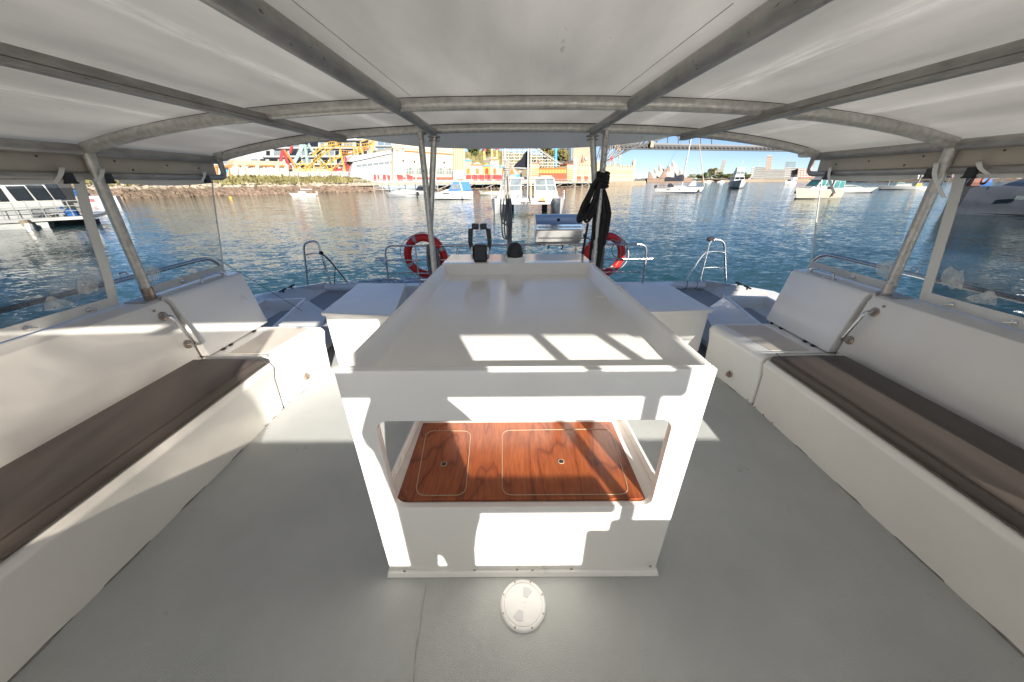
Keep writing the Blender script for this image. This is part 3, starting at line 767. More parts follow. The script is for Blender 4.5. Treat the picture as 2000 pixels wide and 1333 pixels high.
for y, r in ((2.16, .031), (3.09, .029)):
    b = MB(); b.tube([(XC + h, y, hz(h)) for h in [lerp(-2.47, 2.47, k / 32) for k in range(33)]], r, n=14)
    hp = b.build('roof_hoop', 'alu', can, sharp=60)
    for h in ((-.665, .665) if y < 3 else (-2.40, -.74, .74, 2.40)): MB().tube([(XC - .03 + h - .035, y, hz(h)), (XC - .03 + h + .035, y, hz(h))], r + .006, n=14).build('sleeve', 'alu', hp, sharp=60)
    if y < 3:
        for h in (-1.52, 1.52): MB().tube([(XC + h - .03, y, hz(h - .03)), (XC + h + .03, y, hz(h + .03))], r + .004, n=14).build('sleeve', 'alu', hp, sharp=60)
    b = MB()      # black sealant squeezed along the joint with the roof
    pts = [(XC + h, y + .012 + .006 * mnoise.noise(Vector((h * 5, y, 0))), hz(h) + .034) for h in [lerp(-2.4, 2.4, k / 90) for k in range(91)]]
    b.tube(pts, [.004 + .005 * abs(mnoise.noise(Vector((k * .37, y, 2)))) for k in range(91)], n=6); b.build('sealant', 'piledark', hp)
for s in (-1, 1):
    b = MB(); b.tube([(XC - .03 + s * .645, -.85, 2.100), (XC - .03 + s * .64, 2.13, 2.100)], .037, n=16)
    b.tube([(XC - .03 + s * .64, 2.13, 2.094), (XC - .03 + s * .635, 3.07, 2.082)], .029, n=14)
    b.build('roof_rail', 'aludark', can, sharp=60)
    b = MB(); y = -.85; pa, pb = (XC - .03 + s * 1.395, -.85, 2.028), (XC - .03 + s * 1.36, 3.08, 2.025)
    b.bar(pa, pb, .05, .016); b.bar((pa[0] - s * .017, pa[1], pa[2] + .024), (pb[0] - s * .017, pb[1], pb[2] + .024), .014, .031)
    b.build('angle_bar', 'aludark', can, bevel=.003)
    b = MB(); b.tube([H(s, 2.485, -.85, 1.905), H(s, 2.485, 3.10, 1.900)], .029, n=14); b.build('side_rail', 'aludark', can, sharp=60)
    b = MB(); b.tube(rounded([H(s, 2.515, -.85, 1.772), H(s, 2.515, 3.17, 1.772), H(s, 2.495, 3.14, 1.90)], .10), .021, n=12); b.build('lower_rail', 'aludark', can, sharp=60)
    b = MB(); b.prism([H(s, 2.512, -.85, 1.79), H(s, 2.512, 3.08, 1.79), H(s, 2.505, 3.08, 1.885), H(s, 2.505, -.85, 1.885)], (s * .012, 0, 0)); b.build('side_panel', 'beige', can)
    for y, z in ((2.32, 1.855), (2.66, 1.845), (2.92, 1.835), (1.95, 1.86), (2.41, 1.81)): MB().lathe([(.0055, 0), (.0055, .003), (.002, .004)], H(s, 2.508, y, z), 8, axis=(-s, 0, 0)).build('panel_rivet', 'piledark', can)
    b = MB(); b.tube([H(s, 2.655, 2.265, .97), H(s, 2.475, 2.165, 1.895)], .029, n=16)
    po = b.build('side_post', 'alu', can, sharp=60)
    b = MB(); b.lathe([(.034, 0), (.034, .10), (.031, .104)], H(s, 2.655, 2.265, .972), 16, axis=(-s * .19, -.107, .976)); b.build('post_socket', 'alu' if s > 0 else 'rust', po)
    b = MB(); b.hexa([H(s, h, y, z) for z in (.9755, .983) for h, y in ((2.61, 2.18), (2.76, 2.18), (2.76, 2.34), (2.61, 2.34))]); b.build('foot_plate', 'aludark', po)
    # centre posts beside the console
    b = MB(); b.tube([(XC - .03 + s * .735, 3.05, 2.085), (XC - .03 + s * .745, 3.05, 0)], .0255, n=14)
    po = b.build('centre_post', 'alu', can, sharp=60)
    for k in range(9): MB().lathe([(.005, 0), (.005, .002)], (XC - .03 + s * .737, 3.0245, 2.03 - .055 * k), 8, axis=(0, -1, 0)).build('post_hole', 'piledark', po)
    b = MB(); b.tube([(XC - .03 + s * .635, 3.08, 2.05), (XC - .03 + s * .748, 3.075, 1.33)], .025, n=14)
    po = b.build('raking_post', 'alu', can, sharp=60)
    b = MB(); b.lathe([(.05, 0), (.05, .012), (.03, .016)], (XC - .03 + s * .635, 3.08, 2.045), 16); b.lathe([(.045, 0), (.045, .01)], (XC - .03 + s * .637, 3.083, 2.022), 16); b.build('flange', 'aludark', po)
    for y, hang in ((2.02, .035), (2.215, .03), (2.93, .03)):
        if s > 0: hang = .14 if y > 2.1 else .02
        b = MB(); b.box(*sorted((XC + s * 2.47, XC + s * 2.495)), y - .022, y + .022, 1.735, 1.785); b.box(*sorted((XC + s * 2.468, XC + s * 2.497)), y - .028, y + .028, 1.730, 1.740)
        b.build('buckle', 'black', can, bevel=.004)
        pts = [H(s, 2.498, y, 1.795), H(s, 2.478, y - .012, 1.812), H(s, 2.458, y - .03, 1.803), H(s, 2.45, y - .06, 1.78 - hang * .3), H(s, 2.448, y - .10 - (.06 if hang > .1 else 0), 1.77 - hang)]
        pts = smooth_path(pts, 4)
        b = MB(); b.loft([[p + Vector((s * d, e, 0)) for d, e in ((-.001, -.013), (.001, -.013), (.001, .013), (-.001, .013))] for p in pts]); b.build('strap', 'vinylwhite', can)

b = MB(); b.hexa([(2.57, -.95, 1.965), (4.9, -.95, 2.02), (4.9, 1.6, 2.02), (2.57, 1.6, 1.965), (2.57, -.95, 1.985), (4.9, -.95, 2.04), (4.9, 1.6, 2.04), (2.57, 1.6, 1.985)])
b.build('shade_awning', 'vinylwhite', can)  # unseen awning added to shade the right gunwale and locker top
for y in (-.9, 1.55): MB().tube([(2.56, y, 1.90), (4.9, y, 2.005)], .014).build('shade_strut', 'aludark', can)

# ---- clear vinyl side curtains
def cur(s, y, t, lean=0.0):   # t 0 bottom .. 1 top
    w = .010 * mnoise.noise(Vector((y * 2.3, t * 2.0, s * 4.0)))
    return H(s, lerp(2.735, 2.53, t) + w, y + lean * (1 - t), lerp(.985, 1.765, t))
for s in (-1, 1):
    for y0, y1, word in ((-.75, 2.13, 'near'), (2.32, 3.04, 'far')):
        lbl = f"clear vinyl side curtain {'between the side post and the camera' if word == 'near' else 'beyond the side post'} above the {SIDE[s]} bench"
        t = thing('vinyl_curtain', lbl, 'curtain', H(s, 2.64, (y0 + y1) / 2, .985), group='clear side curtains')
        b = MB(); b.grid(lambda i, j: cur(s, lerp(y0, y1, i), lerp(.07, .93, j)), 40, 10); b.build('clear_sheet', 'oldvinyl' if word == 'near' else 'vinyl', t, sharp=180)
        def strip(nm, f0, f1, nu, mt='vinylwhite'):
            b = MB(); b.slab(lambda i, j: f0(i).lerp(f1(i), j) + Vector((-s * .004, 0, 0)), nu, 2, (s * .006, 0, 0)); b.build(nm, mt, t, sharp=60)
        strip('bottom_band', lambda i: cur(s, lerp(y0, y1, i), 0), lambda i: cur(s, lerp(y0, y1, i), .085), 30)
        sag = lambda i: .02 * math.sin(math.pi * i) if word == 'far' else 0.0
        strip('top_band', lambda i: cur(s, lerp(y0, y1, i), .955 - sag(i)), lambda i: cur(s, lerp(y0, y1, i), 1.0), 24)
        if word == 'near': strip('edge_band', lambda i: cur(s, y1 - .055, i), lambda i: cur(s, y1, i), 24)
        else: strip('edge_band', lambda i: cur(s, y1 - .008, i), lambda i: cur(s, y1, i), 24)
        for y in ((1.66, 1.95) if word == 'near' else (2.6,)):
            b = MB(); b.lathe([(.014, 0), (.014, .008), (.006, .012)], cur(s, y, .04) + Vector((-s * .004, 0, 0)), 12, axis=(-s, 0, 0)); b.tube([cur(s, y, .04) + Vector((-s * .015, 0, 0)), cur(s, y, .04) + Vector((-s * .02, .03, -.012))], .005)
            b.build('turn_button', 'steel', t)
        if word == 'near':
            for pts in (((1.76, .12), (1.765, .17), (1.79, .22), (1.815, .21), (1.83, .18), (1.86, .165), (1.89, .135), (1.90, .115), (1.86, .10), (1.81, .105)), ((1.93, .17), (1.935, .25), (1.955, .32), (1.975, .30), (2.0, .315), (2.02, .33), (2.045, .29), (2.05, .22), (2.03, .165), (2.01, .18), (1.985, .155), (1.955, .175))):
                b = MB(); b.prism([cur(s, y, q) + Vector((-s * .003, 0, 0)) for y, q in pts], (s * .002, 0, 0)); b.build('torn_patch', 'patch', t)
        else:
            b = MB(); b.prism([cur(s, y, q) + Vector((-s * .003, 0, 0)) for y, q in ((2.34, .13), (2.335, .21), (2.35, .27), (2.385, .275), (2.41, .25), (2.44, .225), (2.45, .18), (2.43, .13), (2.40, .115), (2.37, .105))], (s * .002, 0, 0)); b.build('torn_patch', 'patch', t)
    # handrail outside the curtains
    x = 2.90
    t = thing('side_handrail', f'long steel handrail outside the clear curtain on the {SIDE[s]} side', 'handrail', H(s, x, 1.5, .3), group='steel side handrails')
    b = MB(); b.tube(rounded([H(s, x, -.7, 1.09), H(s, x, 3.2, 1.10), H(s, x, 3.33, .33)], .16, 7), .0165, n=12); b.build('top_tube', 'steel', t, sharp=60)
    for y in (.3, 1.6): 
        b = MB(); b.tube([H(s, x, y, 1.09), H(s, x, y, .33)], .013); b.build('stanchion', 'steel', t)
    b = MB(); b.tube(rounded([H(s, x, 2.36, 1.11), H(s, x, 2.36, 1.145), H(s, x, 2.41, 1.145), H(s, x, 2.41, 1.11)], .02), .006); b.build('eye', 'steel', t)
    b = MB(); a = H(s, x, 3.2, 1.08); c = atZ(612, 621, .16) if s < 0 else atZ(1330, 600, .35)
    if s < 0:
        b.tube([a, c], .0028, n=6); b.tube([c, c + Vector((.06, -.03, .015))], .008, n=6)
        tag(b.build('lifeline', 'black', base=a), 'thin dark wire from the left handrail down to the side deck', 'wire')

# ---- cabin bulkhead behind the camera: it throws the shadows on the console
bk = thing('cabin_bulkhead', 'white canvas dodger and bulkhead with a doorway behind the camera', 'bulkhead', (XC, -.85, 0))
b = MB(); b.box(-2.9, 2.95, -7, -.835, -.05, .05); b.build('foredeck', 'gel', bk)  # unseen deck added to bounce sunlight up to the ceiling
b = MB(); b.add([(-2.9, -.81, 1.131), (-.86, -.81, 1.131), (-.86, -.81, 2.03), (-2.9, -.81, 2.03)], [(0, 1, 2, 3)]); b.build('windscreen', 'cloudyvinyl', bk)
for nm, x0, x1, z0, z1 in (('sill_panel', -2.9, .02, 0, 1.13), ('sill_panel', 1.10, 2.95, 0, 1.13), ('door_step', .022, 1.098, 0, .80), ('door_frame', 1.0, 1.098, .802, 1.06), ('window_mullion', 1.135, 1.185, 1.132, 1.80), ('header_bar', .02, 1.27, 1.80, 1.895), ('header_post', .925, .965, 1.897, 2.023), ('header_post', 1.225, 1.27, 1.897, 2.023), ('shade_panel', .13, .58, 1.897, 2.023), ('shade_lintel', .13, 1.55, 2.025, 2.13), ('shade_rail', .50, 1.10, 1.19, 1.29)):
    b = MB(); b.box(x0, x1, -.83, -.79, z0, z1); b.build(nm, 'glowcloth', bk)  # upper panel, lintel and mid rail added unseen to shape the sun patches

# ---- the photographer, whose shadow falls on the console
def photographer():
    t = thing('person', 'person in a dark shirt standing behind the camera with raised hands', 'person', (.2, -.42, 0))
    P = {'pel': (.26, -.50, .90, .18), 'wst': (.25, -.48, 1.06, .16), 'chs': (.20, -.46, 1.33, .165), 'nck': (.18, -.44, 1.50, .10), 'hed': (.14, -.40, 1.60, .10), 'top': (.12, -.38, 1.73, .075),
         'ls': (.05, -.45, 1.45, .075), 'le': (-.03, -.34, 1.42, .06), 'lw': (-.02, -.20, 1.56, .035), 'lh': (-.03, -.16, 1.62, .032),
         'rs': (.33, -.45, 1.45, .075), 're': (.33, -.34, 1.42, .06), 'rw': (.13, -.20, 1.56, .035), 'rh': (.06, -.16, 1.62, .032),
         'lt': (.12, -.50, .86, .09), 'lk': (.11, -.48, .48, .06), 'la': (.11, -.50, .08, .045), 'lf': (.10, -.38, .04, .04),
         'rt': (.29, -.50, .86, .09), 'rk': (.30, -.48, .48, .06), 'ra': (.30, -.50, .08, .045), 'rf': (.31, -.38, .04, .04)}
    E = ['pel wst', 'wst chs', 'chs nck', 'nck hed', 'hed top', 'chs ls', 'ls le', 'le lw', 'lw lh', 'chs rs', 'rs re', 're rw', 'rw rh', 'pel lt', 'lt lk', 'lk la', 'la lf', 'pel rt', 'rt rk', 'rk ra', 'ra rf']
    ks = list(P); me = bpy.data.meshes.new('body')
    inv = FR[t.name].inverted()
    me.from_pydata([tuple(inv @ Vector(P[k][:3])) for k in ks], [tuple(ks.index(q) for q in e.split()) for e in E], [])
    o = bpy.data.objects.new('body', me); COL.objects.link(o); o.parent = t
    sk = o.modifiers.new('skin', 'SKIN'); sk.use_smooth_shade = True
    sv = me.skin_vertices[0].data
    for i, k in enumerate(ks): sv[i].radius = (P[k][3], P[k][3]); sv[i].use_root = (k == 'pel')
    ss = o.modifiers.new('sub', 'SUBSURF'); ss.levels = 1; ss.render_levels = 1
    me.materials.append(M['shirt'])
photographer()

# ================================================================== stern rail, rings, ropes, grill
YR = 4.95
t = thing('stern_rail', 'three bar stainless steel rail across the far end of the boat', 'rail', (.05, YR, .30))
xl, xr = -1.87, 2.0
b = MB(); b.tube(rounded([(xl - .03, YR, .30), (xl, YR, .885), (xr, YR, .885), (xr + .03, YR, .30)], .12, 6), .0145, n=12); b.build('top_tube', 'steel', t, sharp=60)
for z, x0, x1 in ((.675, xl - .16, xr + .12), (.475, xl, xr)):
    b = MB(); b.tube([(x0, YR, z), (x1, YR, z)], .011); b.build('mid_tube', 'steel', t, sharp=60)
for x in (-1.42, -.80, .95, 1.33):
    b = MB(); b.tube([(x, YR, .30), (x, YR, .885)], .012); b.build('upright', 'steel', t, sharp=60)
for sx, x in ((-1, xl), (1, xr)):
    b = MB(); b.tube([(x + sx * .02, YR, .66), (x + sx * -.09, YR - .28, .30)], .009); b.build('brace', 'aludark', t)
b = MB(); b.tube(rounded([(xl - .16, YR, .675), (xl - .16, YR + .02, .70), (xl - .08, YR + .02, .71), (xl - .06, YR, .675)], .03), .009); b.build('end_hook', 'steel', t)

def life_ring(c, lbl, tilt, rot):
    t = thing('life_ring', lbl, 'life ring', c, group='red life rings on the stern rail')
    Rr, r = .285, .058
    X, Z = Vector((math.cos(tilt), math.sin(tilt), 0)), Vector((0, -.10, .995))
    Nn = X.cross(Z)
    def P(a, q, k=1.0): return c + (X * math.cos(a) + Z * math.sin(a)) * (Rr + r * k * math.cos(q)) + Nn * (r * .85 * k * math.sin(q))
    b = MB()
    n1, n2 = 48, 14
    b.add([P(2 * math.pi * i / n1, 2 * math.pi * j / n2) for i in range(n1) for j in range(n2)], [(i * n2 + j, i * n2 + (j + 1) % n2, ((i + 1) % n1) * n2 + (j + 1) % n2, ((i + 1) % n1) * n2 + j) for i in range(n1) for j in range(n2)])
    b.build('ring', 'red', t, sharp=80)
    for k in range(4):
        a0 = rot + k * math.pi / 2
        b = MB(); m = 5
        b.add([P(a0 + (i / m - .5) * .17, 2 * math.pi * j / n2, 1.05) for i in range(m + 1) for j in range(n2)], [(i * n2 + j, i * n2 + (j + 1) % n2, (i + 1) * n2 + (j + 1) % n2, (i + 1) * n2 + j) for i in range(m) for j in range(n2)])
        b.build('reflective_band', 'reflect', t, sharp=80)
    b = MB(); pts = []
    for i in range(64):
        a = 2 * math.pi * i / 64
        sag = .055 * (.5 - .5 * math.cos(4 * (a - rot)))
        pts.append(c + (X * math.cos(a) + Z * math.sin(a)) * (Rr + r + .006 + sag * .55) - Nn * (.02 + sag * .6) * (-1))
    b.tube(pts, .006, n=6, closed=True); b.build('grab_line', 'whiterope', t)
def coil(name, lbl, m, c, w, h, n, r, seed, depth=.03, group=None):
    rnd = random.Random(seed); b = MB()
    for k in range(n):
        ww = w * rnd.uniform(.55, 1); hh = h * rnd.uniform(.82, 1); dx = rnd.uniform(-.25, .25) * w; dy = rnd.uniform(-1, 1) * depth
        pts = [c + Vector((dx + ww / 2 * math.sin(a) * (0.45 + .55 * (1 - math.cos(a)) / 2) + .008 * rnd.uniform(-1, 1), dy, -hh * (1 - math.cos(a)) / 2)) for a in [2 * math.pi * i / 24 for i in range(24)]]
        b.tube(pts, r, n=6, closed=True)
    return tag(b.build(name, m, base=c, sharp=80), lbl, 'rope', group)
life_ring(Vector((-1.30, 5.03, .71)), 'red life ring with pale bands hung on the rail left of the console', R(-8), R(205))
life_ring(Vector((1.40, 5.03, .71)), 'red life ring with a grey rope hung on the rail right of the console', R(10), R(40))
coil('rope_coil', 'grey rope coil hanging inside the left life ring', 'greyrope', Vector((-1.22, 4.92, .90)), .10, .52, 7, .010, 3, group='grey rope coils on the rail')
coil('rope_coil', 'grey rope coil tied to the rail upright close to the left post', 'greyrope', Vector((-1.10, 4.92, .86)), .07, .45, 5, .010, 4, group='grey rope coils on the rail')
coil('rope_coil', 'grey rope coil hanging inside the right life ring', 'greyrope', Vector((1.30, 4.92, .98)), .12, .62, 8, .010, 5, group='grey rope coils on the rail')
b = MB()
for k, (dx, w, h) in enumerate(((1.46, .30, .42), (1.58, .22, .26))):
    b.tube([Vector((dx + w / 2 * math.sin(a), 4.90 - .01 * k, .90 - h / 2 + h / 2 * math.cos(a) + .06)) for a in [2 * math.pi * i / 28 for i in range(28)]], .007, n=6, closed=True)
tag(b.build('loose_rope', 'greyrope', base=(1.5, 4.9, .9)), 'thin grey rope loops draped over the right life ring', 'rope')
# black rope bundle on the right centre post
rnd = random.Random(11); b = MB()
top = Vector((.735, 3.0, 1.72))
for k in range(15):     # left-hand hank swinging out to the side
    lean = -.12 + rnd.uniform(-.035, .03); L = .27 + rnd.uniform(-.04, .03); dy = -.03 + rnd.uniform(-.035, .02)
    pts = []
    for i in range(22):
        a = 2 * math.pi * i / 22; q = (1 - math.cos(a)) / 2
        pts.append(top + Vector((lean * q + .035 * math.sin(a) * (.4 + q), dy * (.3 + q), .02 - L * q - .03 * q * q + .05 * math.sin(math.pi * min(1, q * 2)) * (1 - q))))
    b.tube(pts, .0115, n=7, closed=True)
for k in range(20):     # long hanks falling behind the post
    L = rnd.uniform(.48, .60); dx = rnd.uniform(.02, .105); dy = rnd.uniform(.035, .085); w = rnd.uniform(.02, .035)
    b.tube([top + Vector((dx * min(1, 2.2 * (1 - math.cos(a)) / 2) + w * math.sin(a), dy, .02 - L * (1 - math.cos(a)) / 2)) for a in [2 * math.pi * i / 20 for i in range(20)]], .0115, n=7, closed=True)
for k in range(7):
    L = rnd.uniform(.62, .86); dx = rnd.uniform(.0, .07); w = rnd.uniform(.02, .04)
    b.tube([top + Vector((dx + w * math.sin(a), .06 + rnd.uniform(-.004, .004), -.1 - L * (1 - math.cos(a)) / 2)) for a in [2 * math.pi * i / 20 for i in range(20)]], .011, n=7, closed=True)
for k in range(7):      # wraps round the post
    z = 1.70 + .016 * k
    b.tube([(.768 + .044 * math.cos(a), 3.05 + .044 * math.sin(a), z - .01 + .01 * math.sin(a + k)) for a in [2 * math.pi * i / 16 for i in range(16)]], .0115, n=7, closed=True)
b.tube(smooth_path([(.66, 2.98, 1.40), (.63, 2.95, 1.15), (.61, 2.95, 1.02), (.64, 2.95, .965), (.70, 2.96, .97)], 6), .0105, n=7)
tag(b.build('black_rope', 'blackrope', base=(.75, 3.0, 1.4), sharp=80), 'thick bundle of black rope hung on the right post beside the console', 'rope')
# grey rope on a thin pole at the centre of the rail
pb, pt = atY(994, 478, 4.92), atY(984, 262, 4.92)
b = MB(); b.tube([(pb.x, 4.92, .30), (pt.x, 4.92, 2.6)], .017, n=10)
tag(b.build('flag_pole', 'alu', base=(pb.x, 4.92, .3)), 'thin grey pole standing on the rail between throttle and grill', 'pole')
rnd = random.Random(21); b = MB()
for k in range(4):
    w = .10 + .05 * rnd.random(); h = .62 + rnd.uniform(-.1, .1); x = pb.x - .055 + .02 * k
    b.tube([(x + w / 2 * math.sin(a) * (.35 + .65 * q) - .02 * q, 4.90 - .012 * k, 1.85 - h * q - .25 * (k % 2)) for a, q in [(2 * math.pi * i / 24, (1 - math.cos(2 * math.pi * i / 24)) / 2) for i in range(24)]], .010, n=7, closed=True)
for k in range(5): b.tube([(pb.x - .01 + .02 * math.cos(k), 4.90, 1.98), (pb.x + .008 + .012 * k - .02, 4.905, 1.45), (pb.x + .02 + .008 * k - .02, 4.91, .72)], .0105, n=7)
for k in range(5): b.tube([(pb.x - .02 + .04 * math.cos(a), 4.92 + .035 * math.sin(a), 1.80 + .022 * k) for a in [2 * math.pi * i / 14 for i in range(14)]], .011, n=7, closed=True)
tag(b.build('mooring_rope', 'greyrope', base=(pb.x, 4.9, 1.4), sharp=80), 'grey mooring rope looped and knotted on the thin pole', 'rope')

t = thing('barbecue_grill', 'stainless steel boat barbecue grill clamped on the stern rail', 'grill', (.66, 4.93, .89))
x0, x1, ya, yb = .335, .985, 4.72, 5.10
b = MB(); b.hexa([(x0, ya + .04, .955), (x1 - .01, ya + .04, .955), (x1 - .01, yb, .955), (x0, yb, .955), (x0, ya, 1.12), (x1, ya, 1.12), (x1, yb, 1.12), (x0, yb, 1.12)]); b.build('fire_box', 'steelbrush', t, bevel=.006)
b = MB(); b.loft([[(x, y, z) for y, z in ((ya - .005, 1.125), (ya + .003, 1.195), (ya + .012, 1.205), (ya + .30, 1.296), (ya + .34, 1.30), (yb, 1.29), (yb, 1.125))] for x in (x0 + .003, x1 - .003)]); b.build('lid', 'steelbrush', t, bevel=.008, sharp=25)
b = MB(); b.tube([(x0 + .03, ya - .035, 1.165), (x1 - .03, ya - .035, 1.165)], .009); b.tube([(x0 + .05, ya - .035, 1.165), (x0 + .05, ya, 1.165)], .006); b.tube([(x1 - .05, ya - .035, 1.165), (x1 - .05, ya, 1.165)], .006); b.build('handle', 'steel', t)
b = MB(); b.lathe([(.024, 0), (.022, .01), (.012, .014)], (.66, ya + .13, 1.243), 14, axis=(0, -.31, .95)); b.build('thermometer', 'rubber', t)
b = MB()
for k in range(34): b.box(x0 + .04 + .0145 * k, x0 + .047 + .0145 * k, ya + .022, ya + .03, 1.0, 1.024)
b.build('vent_slots', 'black', t)
b = MB(); b.box(x1 - .125, x1 - .03, ya + .024, ya + .028, 1.022, 1.030); b.build('maker_mark', 'aludark', t)
b = MB(); b.box(x0 + .005, x1 - .02, ya + .05, yb - .02, .925, .953); b.build('drip_tray', 'aludark', t, bevel=.005)
b = MB(); b.box(.50, .80, 4.86, 4.98, .898, .922)
for x in (.51, .79): b.lathe([(.03, 0), (.03, .03)], (x, 4.86, .913), 12, axis=(0, -1, 0))
b.build('rail_clamp', 'steel', t, bevel=.003)
for x in (.545, .745): MB().tube([(x, 4.90, .897), (x, 4.90, .855), (x - .02, 4.885, .835)], .010).build('clamp_screw', 'black', t)
b = MB(); b.lathe([(.02, 0), (.02, .03), (.012, .04)], (x1 + .05, 4.9, 1.02), 10, axis=(1, 0, 0)); b.tube(smooth_path([(x1 - .01, 4.9, 1.0), (x1 + .03, 4.89, .985), (x1 + .10, 4.9, .99), (x1 + .16, 4.92, .96)], 5), .008); b.build('gas_hose', 'rubber', t)

# ---- boarding hoops at the two corners and the rolled fenders
for s, P_ in ((-1, dict(a=(600, 553), b=(592, 475), c=(620, 470), d=(645, 552), e=(680, 552), f=(632, 492))), (1, dict(a=(1417, 553), b=(1415, 470), c=(1388, 467), d=(1366, 552), e=(1339, 552), f=(1380, 490)))):
    q = {k: atY(*v, 5.03) for k, v in P_.items()}
    for k in 'ade': q[k].z = .30
    t = thing('boarding_hoop', ('steel boarding hoop with two rungs on the left corner, black cord tied on' if s < 0 else 'steel boarding hoop with two rungs on the right corner'), 'boarding hoop', (q['a'] + q['d']) / 2, group='steel boarding hoops')
    b = MB(); b.tube(rounded([q['a'], q['b'], q['c'], q['d']], .09, 6), .0155, n=12); b.build('hoop', 'steel', t, sharp=60)
    for z in (.50, .725):
        k = (z - .3) / .6
        b = MB(); b.tube([q['a'].lerp(q['b'], k), q['a'].lerp(q['b'], k).lerp(q['d'].lerp(q['c'], k), .5) + Vector((0, -.02, .02)), q['d'].lerp(q['c'], k)], .010); b.build('rung', 'steel', t)
    m = q['d'].lerp(q['c'], .72)
    b = MB(); b.tube(smooth_path([m, m.lerp(q['e'], .3) + Vector((-s * .02, 0, .03)), q['e']], 5), .010); b.build('brace', 'steel', t)
    b = MB()
    if s < 0:
        b.ball(m, .033, 8, 5); b.tube(smooth_path([m, m.lerp(q['e'], .35) + Vector((.02, -.02, .02)), q['e'] + Vector((.0, -.02, .03))], 5), .009, n=6); b.tube([m.lerp(q['e'], .5), q['d'] + Vector((.07, -.02, .0))], .007, n=6); b.tube([m, q['d'].lerp(q['c'], .35) + Vector((.0, -.02, 0))], .007, n=6)
    else:
        b.ball(q['c'] + Vector((.0, 0, 0)), .042, 8, 5, (1.5, .8, .8))
    b.build('cord', 'blackrope', t)
    b = MB(); b.tube([H(s, 3.02, 5.09, .225), H(s, 2.42, 5.09, .225)], .062, n=16)
    f = tag(b.build('roll_fender', 'white', base=H(s, 2.7, 5.09, .225), bevel=.01, sharp=60), ('white cylindrical fender lying below the left boarding hoop' if s < 0 else 'white cylindrical fender lying below the right boarding hoop, straps round it'), 'fender', 'white rolled fenders')
    if s > 0:
        for h in (2.88, 2.72): MB().tube([H(s, h + .01 * math.sin(a), 5.09 + .066 * math.cos(a), .225 + .066 * math.sin(a)) for a in [2 * math.pi * i / 16 for i in range(16)]], .005, n=6, closed=True).build('fender_strap', 'greyrope', f)
# ================================================================== water and far shores
b = MB(); b.add([(-9000, -9000, WATER), (9000, -9000, WATER), (9000, 9000, WATER), (-9000, 9000, WATER)], [(0, 1, 2, 3)])
setting(b.build('water', 'water', base=(0, 0, WATER)))

# the quay line on the left: rock bank from SC_ to SA_, then the timber pier from SA_ to SB_
SC_, SA_, SB_ = Vector((-86.8, 81.1, 0)), Vector((-48.2, 131.4, 0)), Vector((95.5, 258.2, 0))
def lineref(A, B):
    d = (B - A).normalized(); n = Vector((-d.y, d.x, 0))
    if n.y < 0: n = -n
    return A, d, n
LL, LR = lineref(SC_, SA_), lineref(SA_, SB_)
def fp(L, u, v, off):      # photo point on the upright plane standing `off` metres behind a quay line
    A, d, n = L; q = Vector(ray(u, v)); A2 = A + n * off
    t = A2.dot(n) / q.dot(n)
    return q * t + Vector((0, 0, EYE))
def outline(L, pts, off): return [fp(L, u, v, off) for u, v in pts]
def slabp(name, L, pts, off, depth, m, parent=None, b=None, **k):
    mb = MB(); mb.prism(outline(L, pts, off), L[2] * depth)
    return mb.build(name, m, parent, **k)
def foot(L, u, v, off): return fp(L, u, v, off)
def rect(u0, u1, v0, v1): return [(u0, v1), (u1, v1), (u1, v0), (u0, v0)]
def arch(u, v0, v1, w):     # round-headed opening: sill v1, crown v0
    pts = [(u - w / 2, v1), (u + w / 2, v1)]
    for k in range(9):
        a = math.pi * k / 8; pts.append((u + w / 2 * math.cos(a), v0 + w / 2 * .9 - w / 2 * .9 * math.sin(a)))
    return pts
Q0 = WATER + 2.9           # quay level

# ---- land behind the quay
def ground_strip(L, s0, s1, o0, o1, z0, z1, name, m, nu=60, nv=6, rough=.5, seed=0):
    A, d, n = L; b = MB()
    b.grid(lambda i, j: A + d * lerp(s0, s1, i) + n * lerp(o0, o1, j) + Vector((0, 0, lerp(z0, z1, j) + rough * mnoise.noise(Vector((i * nu * .3, j * 3, seed))))), nu, nv)
    return b.build(name, m, base=A + d * (s0 + s1) / 2 + n * (o0 + o1) / 2)
Ln = (SA_ - SC_).length
setting(ground_strip(LL, -90, Ln, 2.5, 14, WATER + 2.6, WATER + 4.6, 'grass_bank', 'bank', rough=.35))
setting(ground_strip(LL, -90, Ln + 2, -.1, 3.1, WATER - 1.5, WATER + 1.6, 'rock_slope', 'rock', rough=.2))
setting(ground_strip(LL, -90, Ln + 6, 14, 160, WATER + 4.7, WATER + 6, 'fairground_terrain', 'concrete', rough=.0))
setting(ground_strip(LR, -4, 195, 9, 120, Q0 - .25, Q0 - .2, 'promenade', 'concrete', rough=0))
setting(ground_strip(LR, 20, 175, 1.5, 9, WATER - .3, WATER + 1.6, 'foreshore', 'sandstone', rough=.2))
